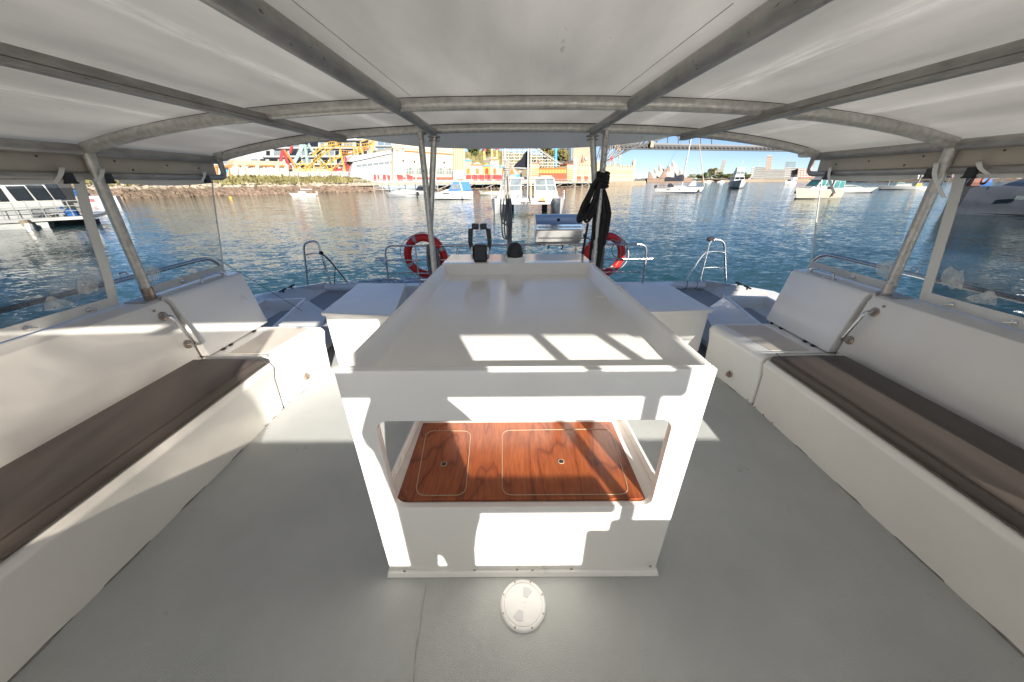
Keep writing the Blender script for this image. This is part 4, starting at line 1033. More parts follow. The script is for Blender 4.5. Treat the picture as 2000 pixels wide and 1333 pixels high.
# rocks
rnd = random.Random(5)
def rocks(name, L, s0, s1, n, rows, m, zoff, size):
    A, d, nn = L; b = MB()
    for k in range(n):
        s = rnd.uniform(s0, s1); r = rnd.uniform(*rows)
        c = A + d * s + nn * (r * 3.6) + Vector((0, 0, WATER + zoff + r * 2.5))
        q = rnd.uniform(*size); ph = rnd.uniform(0, 6)
        rings = []
        for zz, rr in ((-.55, .75), (-.05, 1.0), (.38, .78), (.55, .35)):
            rings.append([c + Vector((q * rr * rnd.uniform(.75, 1.15) * math.cos(a + ph), q * rr * rnd.uniform(.75, 1.15) * math.sin(a + ph), q * zz * rnd.uniform(.8, 1.1))) for a in [2 * math.pi * i / 6 for i in range(6)]])
        b.loft(rings)
    o = b.build(name, m, base=A + d * (s0 + s1) / 2, sharp=20)
    return setting(o, 'stuff', 'rough brown rocks lining the shore at the waterline')
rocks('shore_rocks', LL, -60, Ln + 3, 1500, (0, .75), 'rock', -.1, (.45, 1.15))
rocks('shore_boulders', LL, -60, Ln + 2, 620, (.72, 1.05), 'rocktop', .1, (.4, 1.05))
b = MB()     # grass tufts
A, d, n = LL
for k in range(5200):
    s, o = rnd.uniform(-70, Ln), rnd.uniform(2.6, 13.5)
    clump = mnoise.noise(Vector((s * .22, o * .3, 4)))
    if clump < -.25 and rnd.random() < .6: continue
    c = A + d * s + n * o + Vector((0, 0, lerp(WATER + 2.6, WATER + 4.6, (o - 2.5) / 11.5)))
    h = rnd.uniform(.35, .9) * (1 + .9 * max(0, clump)); a = rnd.uniform(0, 3.14); w = rnd.uniform(.25, .6)
    x = Vector((math.cos(a), math.sin(a), 0)) * w; lean = Vector((rnd.uniform(-.3, .3), rnd.uniform(-.3, .3), 0)) * h
    b.add([c - x, c + x, c + x * .3 + lean + Vector((0, 0, h)), c - x * .5 + lean * .6 + Vector((0, 0, h * .8))], [(0, 1, 2, 3)])
setting(b.build('dry_grass', 'grass', base=A + d * 20 + n * 8, normals=False, sharp=180), 'stuff', 'dry green and straw coloured grass on the bank')

# ---- trees
def tree(u, v0, v1, L, off, w, lbl, leaf='leaf', seed=0, group='trees behind the fairground', n=900, at=None, cat='tree'):
    rn = random.Random(seed)
    if at is None: base, top = fp(L, u, v1, off), fp(L, u, v0, off)
    else: base, top = atY(u, v1, at), atY(u, v0, at)
    pxm = (base - top).length / max(1, (v1 - v0)); Wd = w * pxm; Hh = top.z - base.z
    t = thing('tree', lbl, cat, base, group=group)
    b = MB()
    th = Hh * .5; r0 = max(.15, Hh * .03)
    b.tube([base - Vector((0, 0, .5)), base + Vector((.02 * Hh, 0, th * .5)), base + Vector((0, 0, th))], [r0, r0 * .8, r0 * .5], n=7)
    for k in range(5):
        a = 2 * math.pi * k / 5 + seed; b.tube([base + Vector((0, 0, th * .6)), base + Vector((math.cos(a) * Wd * .2, math.sin(a) * Wd * .2, th * 1.0)), base + Vector((math.cos(a) * Wd * .33, math.sin(a) * Wd * .33, th * 1.35))], [r0 * .5, r0 * .3, r0 * .12], n=5)
    b.build('trunk', 'bark', t)
    b = MB(); cl = []
    for k in range(13):
        a = rn.uniform(0, 6.28); q = rn.uniform(0, 1) ** .5 * .36
        z = rn.uniform(.35, .88); cl.append((Vector((math.cos(a) * Wd * q * (1.15 - abs(z - .55)), math.sin(a) * Wd * q, Hh * z)), rn.uniform(.13, .23)))
    for k in range(n):
        c, r = cl[k % len(cl)]
        v = Vector((rn.gauss(0, 1), rn.gauss(0, 1), rn.gauss(0, 1))); v = v / max(.3, v.length) * rn.uniform(.45, 1.08)
        p = base + c + Vector((v.x * r * Wd, v.y * r * Wd, v.z * r * Hh * .75))
        s = rn.uniform(.035, .075) * (Wd + Hh) / 2
        x = Vector((rn.gauss(0, 1), rn.gauss(0, 1), rn.gauss(0, .6))).normalized() * s; y = x.orthogonal().normalized() * s * .8
        b.add([p - x, p + y, p + x, p - y], [(0, 1, 2, 3)])
    b.build('crown', leaf, t, normals=False, sharp=180)
    return t

# ================================================================== left: amusement park behind the grass bank
WL, G0 = LL, 14.5
def pt(u, v, off=G0, L=LL): return fp(L, u, v, off)
t = thing('boundary_wall', 'cream boundary wall with square piers above the grass bank', 'wall', pt(508, 349))
slabp('wall', LL, [(454, 349), (566, 349), (561, 328), (449, 328)], 14.6, .5, 'creamlight', t)
for u in (463, 478, 505, 544, 562):
    slabp('pier', LL, [(u - 3, 349), (u + 3, 349), (u + 1, 322), (u - 5, 322)], 14.3, .9, 'creamlight', t)
t = thing('shelter_roof', 'long cream flat roof on posts behind the boundary wall', 'shelter', pt(508, 340, 17))
slabp('roof', LL, [(456, 322), (558, 323), (558, 316), (456, 313)], 16.5, 6, 'cream', t)
slabp('fascia', LL, [(455, 325), (566, 326), (566, 323.2), (455, 322.2)], 16.4, .3, 'orange', t)
for u in (470, 492, 520, 550): slabp('post', LL, rect(u - 1.2, u + 1.2, 324, 346), 17, .4, 'cream', t)
t = thing('kiosk', 'orange framed kiosk with a blue panel left of the cream wall', 'kiosk', pt(436, 347, 16))
slabp('body', LL, [(413, 348), (456, 348), (452, 324), (413, 324)], 16, 6, 'creamlight', t)
slabp('frame', LL, [(420, 327), (453, 327), (453, 323), (420, 323)], 15.7, .3, 'orange', t)
for u in (424, 450): slabp('frame_post', LL, [(u - 2, 347), (u + 2, 347), (u, 327.5), (u - 4, 327.5)], 15.7, .3, 'orange', t)
slabp('blue_panel', LL, rect(431, 448, 332, 336), 15.8, .15, 'bluepaint', t)
slabp('dark_opening', LL, rect(429, 449, 328.5, 331.5), 15.85, .1, 'piledark', t)
t = thing('hoarding_wall', 'long low grey wall between the cream wall and the red frames', 'wall', pt(620, 349))
slabp('wall', LL, [(566.5, 349), (682, 349), (680, 338), (564, 338)], 14.8, .4, 'concrete', t)
slabp('coping', LL, [(563, 337.8), (681, 337.8), (681, 335.5), (563, 335.5)], 14.7, .6, 'metalroof', t)
for u in (583, 603, 625, 648, 664): slabp('joint', LL, rect(u - .4, u + .4, 338.2, 348.5), 14.76, .03, 'piledark', t)
slabp('terrace', LL, [(566, 335.3), (680, 335.3), (680, 330), (566, 330)], 19, 8, 'cream', t)

def steel(t, nm, m, segs, L, r, offs=20.0):
    b = MB()
    for s in segs:
        pts = [fp(L, u, v, offs + (o if len(q) > 2 else 0)) if False else fp(L, q[0], q[1], offs + (q[2] if len(q) > 2 else 0)) for q in s for u, v, o in [(q[0], q[1], 0)]]
        b.tube(pts, r, n=6)
    return b.build(nm, m, t, sharp=60)
# A-frames of the rides
t = thing('ride_tower', 'pale teal splayed legs of a ride behind the yellow coaster', 'fairground ride', pt(590, 340, 30))
for s in (((592, 284), (573, 322), (571, 336)), ((596, 283), (600, 312), (603, 336)), ((602, 283), (617, 305), (640, 326))): steel(t, 'leg', 'teal', [s], LL, .62, 28)
steel(t, 'cross_beam', 'buildingwhite', [((577, 313), (612, 298))], LL, .3, 29)
t = thing('crossed_leg_ride', 'red and orange crossed legs of a ride left of the teal legs', 'fairground ride', pt(552, 340, 30))
for s, m_ in ((((552, 294), (547, 320), (546, 336)), 'redpaint'), (((552, 294), (563, 320), (567, 334)), 'redpaint'), (((554, 293), (568, 312), (578, 330)), 'orange'), (((570, 286), (567, 300)), 'redpaint')): steel(t, 'leg', m_, [s], LL, .5, 26)
t = thing('red_ride', 'crimson lattice ride mast standing right of the yellow coaster supports', 'fairground ride', pt(684, 346, 20))
steel(t, 'mast', 'redpaint', [((674, 306), (682, 325), (690, 347)), ((680, 320), (679, 347)), ((674, 306), (676, 330), (684, 347))], LL, .26, 17)
steel(t, 'lattice', 'redpaint', [((676, 314), (683, 330)), ((682, 322), (677, 335)), ((676, 335), (688, 342)), ((688, 335), (678, 345)), ((653, 330), (660, 320), (668, 330)), ((651, 330.5), (669, 330.5))], LL, .16, 17)
slabp('panel', LL, [(651, 334), (668, 334), (668, 331.5), (651, 331.5)], 17, .6, 'redpaint', t)
# yellow coaster: tracks as two rails with ties, trestle supports
t = thing('roller_coaster', 'yellow steel roller coaster with a curved climbing track and trestle legs', 'roller coaster', pt(650, 346, 22))
def track(pts, off, m, w=4.2, r=.17):
    P = smooth_path([fp(LL, u, v, off + (o[0] if o else 0)) for u, v, *o in pts], 8)
    b = MB()
    nn = LL[2]
    b.tube(P, r, n=6); b.tube([p + nn * 1.1 for p in P], r, n=6); b.tube([p + Vector((0, 0, 1.0)) for p in P], r * .6, n=5)
    for i in range(0, len(P), 2): b.bar(P[i], P[i] + nn * 1.1, .16); b.bar(P[i], P[i] + Vector((0, 0, 1.0)), .12)
    b.build('track', m, t, sharp=60)
track([(586, 337), (596, 333), (612, 320), (628, 305), (645, 293), (663, 286), (690, 287), (712, 287), (728, 282), (731, 275), (724, 272), (706, 277)], 19, 'yellow')
track([(612, 305), (622, 295), (634, 288), (648, 283), (660, 284)], 24, 'yellow')
track([(626, 324), (645, 317), (666, 307), (690, 300), (712, 290), (728, 279)], 23, 'yellow')
track([(575, 334), (590, 322), (600, 326), (620, 333), (640, 329), (660, 332)], 26, 'yellow')
track([(668, 299), (690, 301), (706, 297), (722, 289)], 20, 'orange')
for s in (((663, 287), (667, 310), (677, 347)), ((664, 287), (671, 320), (681, 347)), ((642, 296), (646, 320), (651, 336)), ((625, 310), (627, 336)), ((618, 336), (612, 322)), ((634, 318), (645, 336)), ((652, 306), (655, 336)), ((608, 336), (604, 328)), ((666, 320), (650, 332)), ((620, 316), (640, 331), (652, 336)), ((598, 336), (606, 325))):
    steel(t, 'support', 'yellow', [s], LL, .2, 19)
for s in (((690, 288), (693, 306), (697, 346)), ((697, 288), (702, 330), (705, 346)), ((728, 280), (723, 306), (699, 346)), ((731, 276), (727, 300)), ((706, 291), (714, 315), (722, 346)), ((694, 300), (713, 312), (722, 306)), ((699, 306), (714, 314)), ((716, 306), (716, 330)), ((703, 290), (715, 318), (706, 346))):
    steel(t, 'pylon_leg', 'paleyellow', [s], LL, .22, 16)
for k, (u, w, m_) in enumerate(((698, 5, 'orange'), (719, 6, 'orange'))): slabp('station_panel', LL, rect(u - w, u + w, 337, 347), 17, 1, m_, t)
# apartments on the slope behind
t = thing('apartment_block', 'white stepped apartment block with dark window bands behind the coaster', 'building', fp(LL, 650, 335, 70))
o = 70
slabp('wall', LL, [(478, 345), (800, 345), (800, 282), (740, 272), (735, 215), (520, 190), (478, 290)], o, 14, 'buildingwhite', t)
for r, (v0, v1, ua, ub) in enumerate(((262, 271, 560, 740), (278, 287, 540, 742), (295, 304, 520, 760), (311, 319, 490, 770), (326, 332, 484, 770))):
    u = ua; k = 0
    while u < ub:
        w = (10, 16, 7, 13)[(k + r) % 4]
        slabp('window', LL, rect(u, min(u + w, ub), v0, v1), o - .25, .2, 'blackglass' if (k + r) % 3 else 'greyglass', t); u += w + (5, 3, 8)[(k * 2 + r) % 3]; k += 1
    slabp('balcony', LL, rect(ua - 6, ub + 4, v1 + .3, v1 + 3.6), o - 1.6, 1.3, 'buildingwhite', t)
t = thing('apartment_block', 'pale apartment tower added behind the kiosk for the water to reflect, mostly hidden by the roof edge', 'building', fp(LL, 380, 335, 85))
slabp('wall', LL, [(250, 345), (474, 345), (474, 205), (250, 225)], 85, 12, 'concrete', t)  # added block, raised out of view for its pale reflection in the water
for v0 in (230, 250, 270, 290, 310):
    for k in range(11): slabp('window', LL, rect(256 + 20 * k, 268 + 20 * k, v0, v0 + 9), 84.7, .2, 'greyglass', t)
t = thing('apartment_block', 'white apartment block with big blue grey windows right of the coaster top', 'building', fp(LL, 760, 330, 62))
slabp('wall', LL, [(734, 345), (815, 345), (812, 284), (790, 276), (734, 268)], 62, 10, 'buildingwhite', t)
for v0, v1 in ((276, 284), (288, 297)):
    for u in (738, 752): slabp('window', LL, rect(u, u + 12, v0, v1), 61.7, .2, 'towerglass', t)
    slabp('balcony', LL, rect(735, 778, v1 + .3, v1 + 2.6), 60.8, 1, 'buildingwhite', t)

# ================================================================== centre: hall, facades and pier
R0 = 10.0
def P_(u, v, off=R0): return fp(LR, u, v, off)
t = thing('white_shed', 'long white metal shed with a strip of windows left of the cream hall', 'building', P_(730, 348, 14))
slabp('wall', LR, [(682, 350), (774, 350), (774, 298), (690, 316)], 14, 10, 'buildingwhite', t)
slabp('roof', LR, [(680, 316), (690, 305), (774, 292), (774, 298), (690, 316)], 13.4, 12, 'metalroof', t)
for k in range(7): slabp('window', LR, [(696 + 11 * k, 327 - 1.2 * k), (705.5 + 11 * k, 326 - 1.2 * k), (705.5 + 11 * k, 321.3 - 1.2 * k), (696 + 11 * k, 322.4 - 1.2 * k)], 13.9, .08, 'greyglass', t)
t = thing('exhibition_hall', 'large cream hall with round headed windows and a red striped parapet', 'building', P_(830, 350, 11))
slabp('wall', LR, [(770, 351), (892, 351), (892, 296), (850, 291), (770, 288)], 11, 24, 'creamlight', t)
slabp('parapet', LR, [(768, 290), (850, 293.5), (892, 299), (892, 285), (768, 280)], 10.7, .5, 'creamlight', t)
slabp('red_band', LR, [(790, 296), (884, 302.5), (884, 300.6), (790, 294)], 10.6, .08, 'orange', t)
slabp('plinth', LR, rect(772, 892, 346.5, 350.8), 10.8, .2, 'redwall', t)
for u, w, v0 in ((781, 7, 328), (801, 15, 327.5), (820.5, 14, 328), (840, 14, 328), (861, 14, 328.5), (879, 14, 329)):
    fo = slabp('arch_surround', LR, arch(u, v0 - 1.2, 341, w + 2.5), 10.85, .14, 'orange' if u < 790 else 'cream', t)
    slabp('arch_window', LR, arch(u, v0, 340, w), 10.75, .09, 'greyglass', t)
    b = MB()
    for k in (-.22, .22): b.prism(outline(LR, rect(u + w * k - .35, u + w * k + .35, v0 + 1, 340), 10.7), LR[2] * .04)
    b.prism(outline(LR, rect(u - w / 2, u + w / 2, 333.6, 334.3), 10.72), LR[2] * .02); b.build('glazing_bar', 'creamlight', fo)
for u, v in ((788, 312), (810, 314), (868, 316), (886, 316)): slabp('wall_lamp', LR, rect(u - 1.2, u + 1.2, v, v + 3.5), 10.6, .4, 'piledark', t)
t = thing('hall_tower', 'square cream corner tower with an orange cap on the hall end by the shed', 'tower', P_(777, 350, 10))
slabp('shaft', LR, [(768.5, 350.5), (786, 350.5), (786, 290), (768.5, 290)], 10.0, .6, 'creamlight', t)
slabp('cap', LR, rect(766.5, 788, 284, 289.8), 9.8, 1.0, 'cream', t); slabp('orange_vent', LR, rect(774, 779, 293, 296), 9.95, .04, 'orange', t)
t = thing('hall_pylon', 'tall cream pylon with vertical yellow fins at the right end of the hall', 'tower', P_(898, 350, 10))
slabp('shaft', LR, rect(887, 908, 280, 350.5), 9.6, 3, 'creamlight', t)
for u in (890.5, 894.8, 899, 903.5): slabp('fin', LR, rect(u - .6, u + .6, 280, 332), 9.3, .3, 'yellow', t)
slabp('base_block', LR, rect(885, 910, 333, 350.8), 9.2, .38, 'creamlight', t)

# little facades of the midway
fac = [(908, 921, 312, 'cream', 'narrow cream booth front with a striped orange awning beside the pylon'), (921, 944, 320, 'creamlight', 'low pale booth front with an orange arch on the midway'), (944, 958, 322, 'yellow', 'yellow booth front with a rounded red sign on the midway'), (958, 975, 310, 'creamlight', 'tall pale booth front with orange parapet on the midway'), (975, 992, 324, 'cream', 'cream booth front left of the striped tent')]
for k, (u0, u1, v0, m_, lbl) in enumerate(fac):
    t = thing('booth', lbl, 'booth', P_((u0 + u1) / 2, 352, 14), group='painted booths along the midway')
    slabp('front', LR, [(u0, 353), (u1 - .3, 353), (u1 - .3, v0 + 2), ((u0 + u1) / 2, v0 - 3), (u0, v0 + 2)], 14, 6, m_, t)
    slabp('opening', LR, arch((u0 + u1) / 2, 329, 340, 6), 13.8, .12, 'orange' if k != 2 else 'redpaint', t)
    slabp('counter', LR, rect(u0 + 1, u1 - 1, 342, 350), 13.7, .2, 'redpaint' if k % 2 else 'hoarding', t)
    slabp('cornice', LR, rect(u0, u1 - .4, v0 + 1, v0 + 3), 13.6, .3, 'orange' if k % 2 else 'bluepaint', t)
for u, v0, v1, lbl in ((947, 296, 342, 'slim yellow turret with a red cap left of two others'), (962, 290, 342, 'slim yellow turret with an orange cap in the middle of three'), (971, 294, 342, 'slim yellow turret with a red cap beside the thin pole')):
    t = thing('turret', lbl, 'turret', P_(u, v1, 20), group='slim turrets over the midway')
    c, c2 = P_(u, v1, 20), P_(u, v0, 20); r = .75
    b = MB(); b.lathe([(r, 0), (r * .9, c2.z - c.z)], c, 10); b.build('shaft', 'paleyellow', t)
    for f in (.35, .6, .85):
        b = MB(); b.lathe([(r * 1.15, 0), (r * 1.15, .35)], c + Vector((0, 0, (c2.z - c.z) * f)), 10); b.build('ring_band', 'orange', t)
    b = MB(); b.lathe([(r * 1.3, 0), (r * .9, 1.2), (.06, 3.2)], c2, 10); b.build('cap', 'redpaint' if u != 962 else 'orange', t)
t = thing('striped_tent', 'small orange and white striped tent roof on the midway', 'tent', P_(1000, 346, 16))
c, c2 = P_(1000, 341, 16), P_(999, 319, 16); Hh = c2.z - c.z
for k in range(10):
    b = MB(); a0, a1 = 2 * math.pi * k / 10, 2 * math.pi * (k + 1) / 10
    def tp(a, f): r = 4.6 * (f ** 1.7) + .05; return c + Vector((r * math.cos(a), r * math.sin(a), Hh * (1 - f)))
    b.slab(lambda i, j: tp(lerp(a0, a1, i), j), 2, 6, (0, 0, -.12)); b.build('stripe', 'orange' if k % 2 else 'buildingwhite', t)
b = MB(); b.lathe([(4.4, -2.4), (4.4, 0)], c, 20); b.build('skirt', 'bluepaint', t)
# white timber coaster
t = thing('timber_coaster', 'white timber roller coaster trestle stepping down to the right', 'roller coaster', P_(1035, 345, 42))
topv = lambda u: 287 if u < 1045 else lerp(287, 333, ((u - 1045) / 68) ** .9)
us = [982 + 5.5 * k for k in range(25)]
def lat(m):
    for i, u in enumerate(us): 
        if topv(u) < 342: m.bar(fp(LR, u, 344, 42 + 3 * (i % 2)), fp(LR, u, topv(u), 42 + 3 * (i % 2)), .34)
    for v in (294, 300, 306, 312, 318, 324, 330, 336):
        u1 = max([u for u in us if topv(u) <= v], default=0)
        if u1: m.bar(fp(LR, 982, v, 42), fp(LR, u1, v, 42), .26, .4); m.bar(fp(LR, 982, v, 46), fp(LR, u1, v, 46), .26, .4)
    for i, u in enumerate(us[:-1]):
        for v in range(290, 336, 12):
            if topv(u + 5) <= v: m.bar(fp(LR, u, v + 6, 42.3), fp(LR, u + 5.5, v, 42.3), .16); m.bar(fp(LR, u, v + 6, 42.3), fp(LR, u + 5.5, v + 12, 42.3), .16)
b = MB(); lat(b); b.build('trestle', 'buildingwhite', t)
b = MB()
for a, c in zip(us[:-1], us[1:]):
    for of in (41.5, 44.5): b.bar(fp(LR, a, topv(a) - .5, of), fp(LR, c, topv(c) - .5, of), .5, .5); b.bar(fp(LR, a, topv(a) - 3.5, of), fp(LR, c, topv(c) - 3.5, of), .2, .2)
    b.bar(fp(LR, a, topv(a) - 3.5, 41.5), fp(LR, a, topv(a), 41.5), .2)
b.build('track_deck', 'buildingwhite', t)
# red boarded building with striped clerestory
t = thing('red_pavilion', 'red boarded pavilion with a striped yellow clerestory and square towers', 'building', P_(1075, 352, 12))
slabp('wall', LR, rect(1034, 1110, 339, 353), 12, 10, 'redwall', t)
slabp('clerestory', LR, rect(1052, 1108, 330, 338.6), 12.3, 8, 'paleyellow', t)
for k in range(19): slabp('mullion', LR, rect(1053.5 + 2.9 * k, 1054.3 + 2.9 * k, 331, 337.6), 12.15, .12, 'redwall', t)
slabp('eave', LR, rect(1050, 1110, 328.4, 329.9), 11.6, 9, 'orange', t)
for u0, u1, v0 in ((1034, 1052, 320), (1108, 1122, 322)):
    tw = slabp('tower', LR, rect(u0, u1, v0, 353), 11.4, 6, 'cream', t)
    for v in range(int(v0) + 10, 351, 4): slabp('louvre', LR, rect(u0 + 1, u1 - 1, v, v + 1.4), 11.25, .12, 'orange', tw)
    slabp('cap', LR, rect(u0 - .8, u1 + .8, v0 - 1.6, v0 - .2), 11.2, 6.4, 'redwall', tw)
    for u in (u0, u1): slabp('finial', LR, [(u - .9, v0 - 1.7), (u + .9, v0 - 1.7), (u, v0 - 7)], 11.4, .6, 'redwall', tw)
# cream palace at the end of the pier
t = thing('cream_palace', 'cream waterfront palace with arches, battlements and corner turrets', 'building', P_(1180, 354, 12))
slabp('wall', LR, [(1122, 354), (1236, 354), (1236, 327), (1122, 325)], 12, 16, 'cream', t)
for k in range(22): slabp('merlon', LR, rect(1123 + 5.2 * k, 1126 + 5.2 * k, 321.5 + .1 * k, 325 + .1 * k), 12, .8, 'cream', t)
for k in range(3): slabp('arch_window', LR, arch(1131 + 14 * k, 330, 343, 8), 11.85, .1, 'sandstone', t); slabp('red_door', LR, rect(1127 + 14 * k, 1135 + 14 * k, 345, 353.5), 11.85, .1, 'redwall', t)
for k in range(17): slabp('arched_niche', LR, arch(1170 + 4 * k, 333, 340, 2.3), 11.9, .05, 'sandstone', t)
slabp('string_course', LR, rect(1122, 1236, 342.6, 344), 11.7, .25, 'creamlight', t)
for u, w, v0, m_ in ((1120, 10, 316, 'creamlight'), (1165, 5, 324, 'cream'), (1196, 5, 325, 'cream'), (1233, 7, 320, 'cream')):
    c, c2 = P_(u, 354, 12), P_(u, v0, 12); r = w * .17
    b = MB(); b.lathe([(r, 0), (r, c2.z - c.z), (r * 1.2, c2.z - c.z), (r * 1.2, c2.z - c.z + .8), (r * .9, c2.z - c.z + 1.3), (.1, c2.z - c.z + 3.4)], c, 12); b.build('turret', m_, t)
c = P_(1137, 318, 20); b = MB(); b.lathe([(1.1, 0), (.06, 4.4)], c, 10); b.build('red_spire', 'redwall', t)
c = P_(1144, 311, 20); b = MB(); b.ball(c, 1.15, 12, 8); b.build('white_globe', 'buildingwhite', t)
# ferris wheel
c = P_(1192, 311, 30); t = thing('ferris_wheel', 'white ferris wheel with a red hub rising behind the cream palace', 'ferris wheel', P_(1192, 330, 30))
Rw = (P_(1192, 273, 30) - c).length; dW = LR[1]; ax = LR[2]
def wp(a, r, o=0): return c + dW * (r * math.cos(a)) + Vector((0, 0, r * math.sin(a))) + ax * o
b = MB()
for o in (-.9, .9):
    for r in (1.0, .82): b.tube([wp(2 * math.pi * i / 40, Rw * r, o) for i in range(40)], .13, n=5, closed=True)
b.build('rim', 'buildingwhite', t, sharp=60)
for k in range(16):
    b = MB(); a = 2 * math.pi * k / 16
    b.tube([wp(a, 1.2, -.9), wp(a, Rw, -.9)], .15, n=5); b.build('spoke', 'buildingwhite', t)
b = MB()
for k in range(10):
    a = math.pi / 2 + 2 * math.pi * k / 10; r = 2.3 if k % 2 == 0 else 1.1
    b.v.append(wp(a, r, -1.3)); 
b.v += [p + ax * .5 for p in b.v[:10]]; b.f += [tuple(range(10)), tuple(range(10, 20))] + [(i, (i + 1) % 10, 10 + (i + 1) % 10, 10 + i) for i in range(10)]
b.build('hub', 'redpaint', t)
for k in range(16):
    a = 2 * math.pi * (k + .5) / 16; p = wp(a, Rw)
    b = MB(); b.lathe([(.15, 1.0), (1.0, .6), (1.0, .45), (.75, -.6), (.85, -.7), (.7, -1.1)], p - Vector((0, 0, .4)), 8); b.build('gondola', ('creamlight', 'orange', 'yellow', 'teal')[k % 4], t)
for o in (-2.5, 2.5):
    for q in (-1, 1):
        b = MB(); b.tube([c + ax * o * .4, c + ax * o + dW * q * 5 - Vector((0, 0, c.z - Q0))], .25, n=6); b.build('support_leg', 'buildingwhite', t)

# pier
Lp = (SB_ - SA_).length; A, d, n = LR
t = thing('pier', 'long timber pier with dark piles running along the fairground front', 'pier', A + d * Lp / 2 + Vector((0, 0, WATER)))
b = MB(); b.prism([A - d * 9 + Vector((0, 0, Q0 - .5)), A + d * Lp + Vector((0, 0, Q0 - .5)), A + d * Lp + n * 10 + Vector((0, 0, Q0 - .5)), A - d * 9 + n * 10 + Vector((0, 0, Q0 - .5))], (0, 0, .45)); b.build('deck', 'timber', t)
b = MB(); b.prism([A - d * 9 - n * .15 + Vector((0, 0, Q0 - 1.0)), A + d * Lp - n * .15 + Vector((0, 0, Q0 - 1.0)), A + d * Lp + n * .2 + Vector((0, 0, Q0 - 1.0)), A - d * 9 + n * .2 + Vector((0, 0, Q0 - 1.0))], (0, 0, .48)); b.build('edge_beam', 'timber', t)
for k in range(62):
    s = -8 + (Lp + 8) * (k / 61); b = MB()
    c = A + d * s + n * (.4 if k % 2 else 2.4); b.tube([c + Vector((0, 0, WATER - 1.5)), c + Vector((rnd.uniform(-.1, .1), 0, Q0 - .55))], .22, n=7); b.build('pile', 'piledark' if s < 110 else 'timber', t)
for k in range(14):
    s = 25 + 12 * k; b = MB(); c = A + d * s + n * .3; b.bar(c + Vector((0, 0, WATER + .3)), c + d * 6 + Vector((0, 0, Q0 - .9)), .25); b.build('brace', 'timber', t)
b = MB()
for z in (.5, .95): b.bar(A - d * 8 + n * .3 + Vector((0, 0, Q0 + z)), A + d * (Lp - 1) + n * .3 + Vector((0, 0, Q0 + z)), .09)
for k in range(70): c = A + d * (-8 + (Lp + 7) * k / 69) + n * .3 + Vector((0, 0, Q0 - .05)); b.bar(c, c + Vector((0, 0, 1.0)), .1)
b.build('railing', 'buildingwhite', t)
b = MB()       # white landing stage below the pier
a0, a1 = A - d * 2 - n * .9, A + d * 24 - n * .9
for z in (.55, 1.05, 1.5): b.bar(a0 + Vector((0, 0, WATER + z)), a1 + Vector((0, 0, WATER + z)), .14)
for k in range(9): c = a0.lerp(a1, k / 8); b.bar(c + Vector((0, 0, WATER - .5)), c + Vector((0, 0, WATER + 1.9)), .16)
b.build('landing_rail', 'buildingwhite', t)
b = MB()       # close boarded timber face at the far end of the pier
for k in range(44): c = A + d * (Lp - 62 + 1.42 * k) - n * .42; b.box(c.x - .3, c.x + .3, c.y - .18, c.y + .18, WATER - .5, Q0 - .6 + .3 * (k % 3 == 0))
b.build('fender_timbers', 'sandstone', t)
for k in range(8):
    c = fp(LR, 718 + 19 * k, 352, 2.5); c.z = Q0 - .05
    tt = tag(MB().lathe([(.36, 0), (.30, .3), (.26, 1.9), (.36, 2.0), (.30, 2.2), (.05, 2.5)], c, 10).build('bollard', 'buildingwhite', base=c), 'white capped bollard in the row along the pier edge before the hall', 'bollard', 'white bollards along the pier')
for u0, u1 in ((730, 741), (748, 762), (775, 787), (794, 806), (925, 933), (937, 946), (951, 962), (968, 980)):
    w = u1 - u0; kk = 'before the hall' if u0 < 850 else 'before the booths'
    q = thing('banner_panel', f'maroon fence panel on the pier {kk}', 'panel', fp(LR, (u0 + u1) / 2, 354, 4), group=f'maroon fence panels {kk}')
    slabp('sheet', LR, [(u0, 354), (u1, 354), (u1, 342 + (u0 % 3)), (u0, 341)], 4, .12, 'hoarding', q)
    for uu in (u0, u1): slabp('post', LR, rect(uu - .5, uu + .5, 340, 355), 4.2, .15, 'buildingwhite', q)
# bits behind
setting(slabp('hill', LR, [(880, 352), (880, 300), (915, 296), (960, 293), (1010, 299), (1060, 304), (1100, 310), (1128, 318), (1128, 352)], 125, 45, 'bank'))
tree(929, 280, 312, LR, 95, 34, 'green tree rising behind the midway turrets', 'leaf', 3)
tree(952, 284, 314, LR, 100, 30, 'olive tree half hidden behind the midway turrets', 'leafwarm', 4)
tree(1068, 276, 325, LR, 95, 44, 'olive tree left of the blue pole', 'leafwarm', 5, n=1300)
tree(1095, 288, 330, LR, 90, 34, 'brownish tree right of the blue pole', 'leafwarm', 6, n=1100)
b = MB(); c0, c1 = fp(LR, 1085, 345, 50), fp(LR, 1086, 280, 50); b.tube([c0, c1], .95, n=10)
b.lathe([(1.2, 0), (1.2, .8)], c0.lerp(c1, .45), 10); tag(b.build('blue_mast', 'bluepaint', base=c0), 'bright blue mast standing among the trees', 'mast')
for u, lbl in ((984, 'thin white flagpole before the timber coaster'), (959, 'thin white flagpole between the turrets')):
    c0, c1 = fp(LR, u, 372, .8), fp(LR, u, 282, .8); tag(MB().tube([c0, c1], [.16, .08], n=6).build('flagpole', 'buildingwhite', base=c0), lbl, 'flagpole')

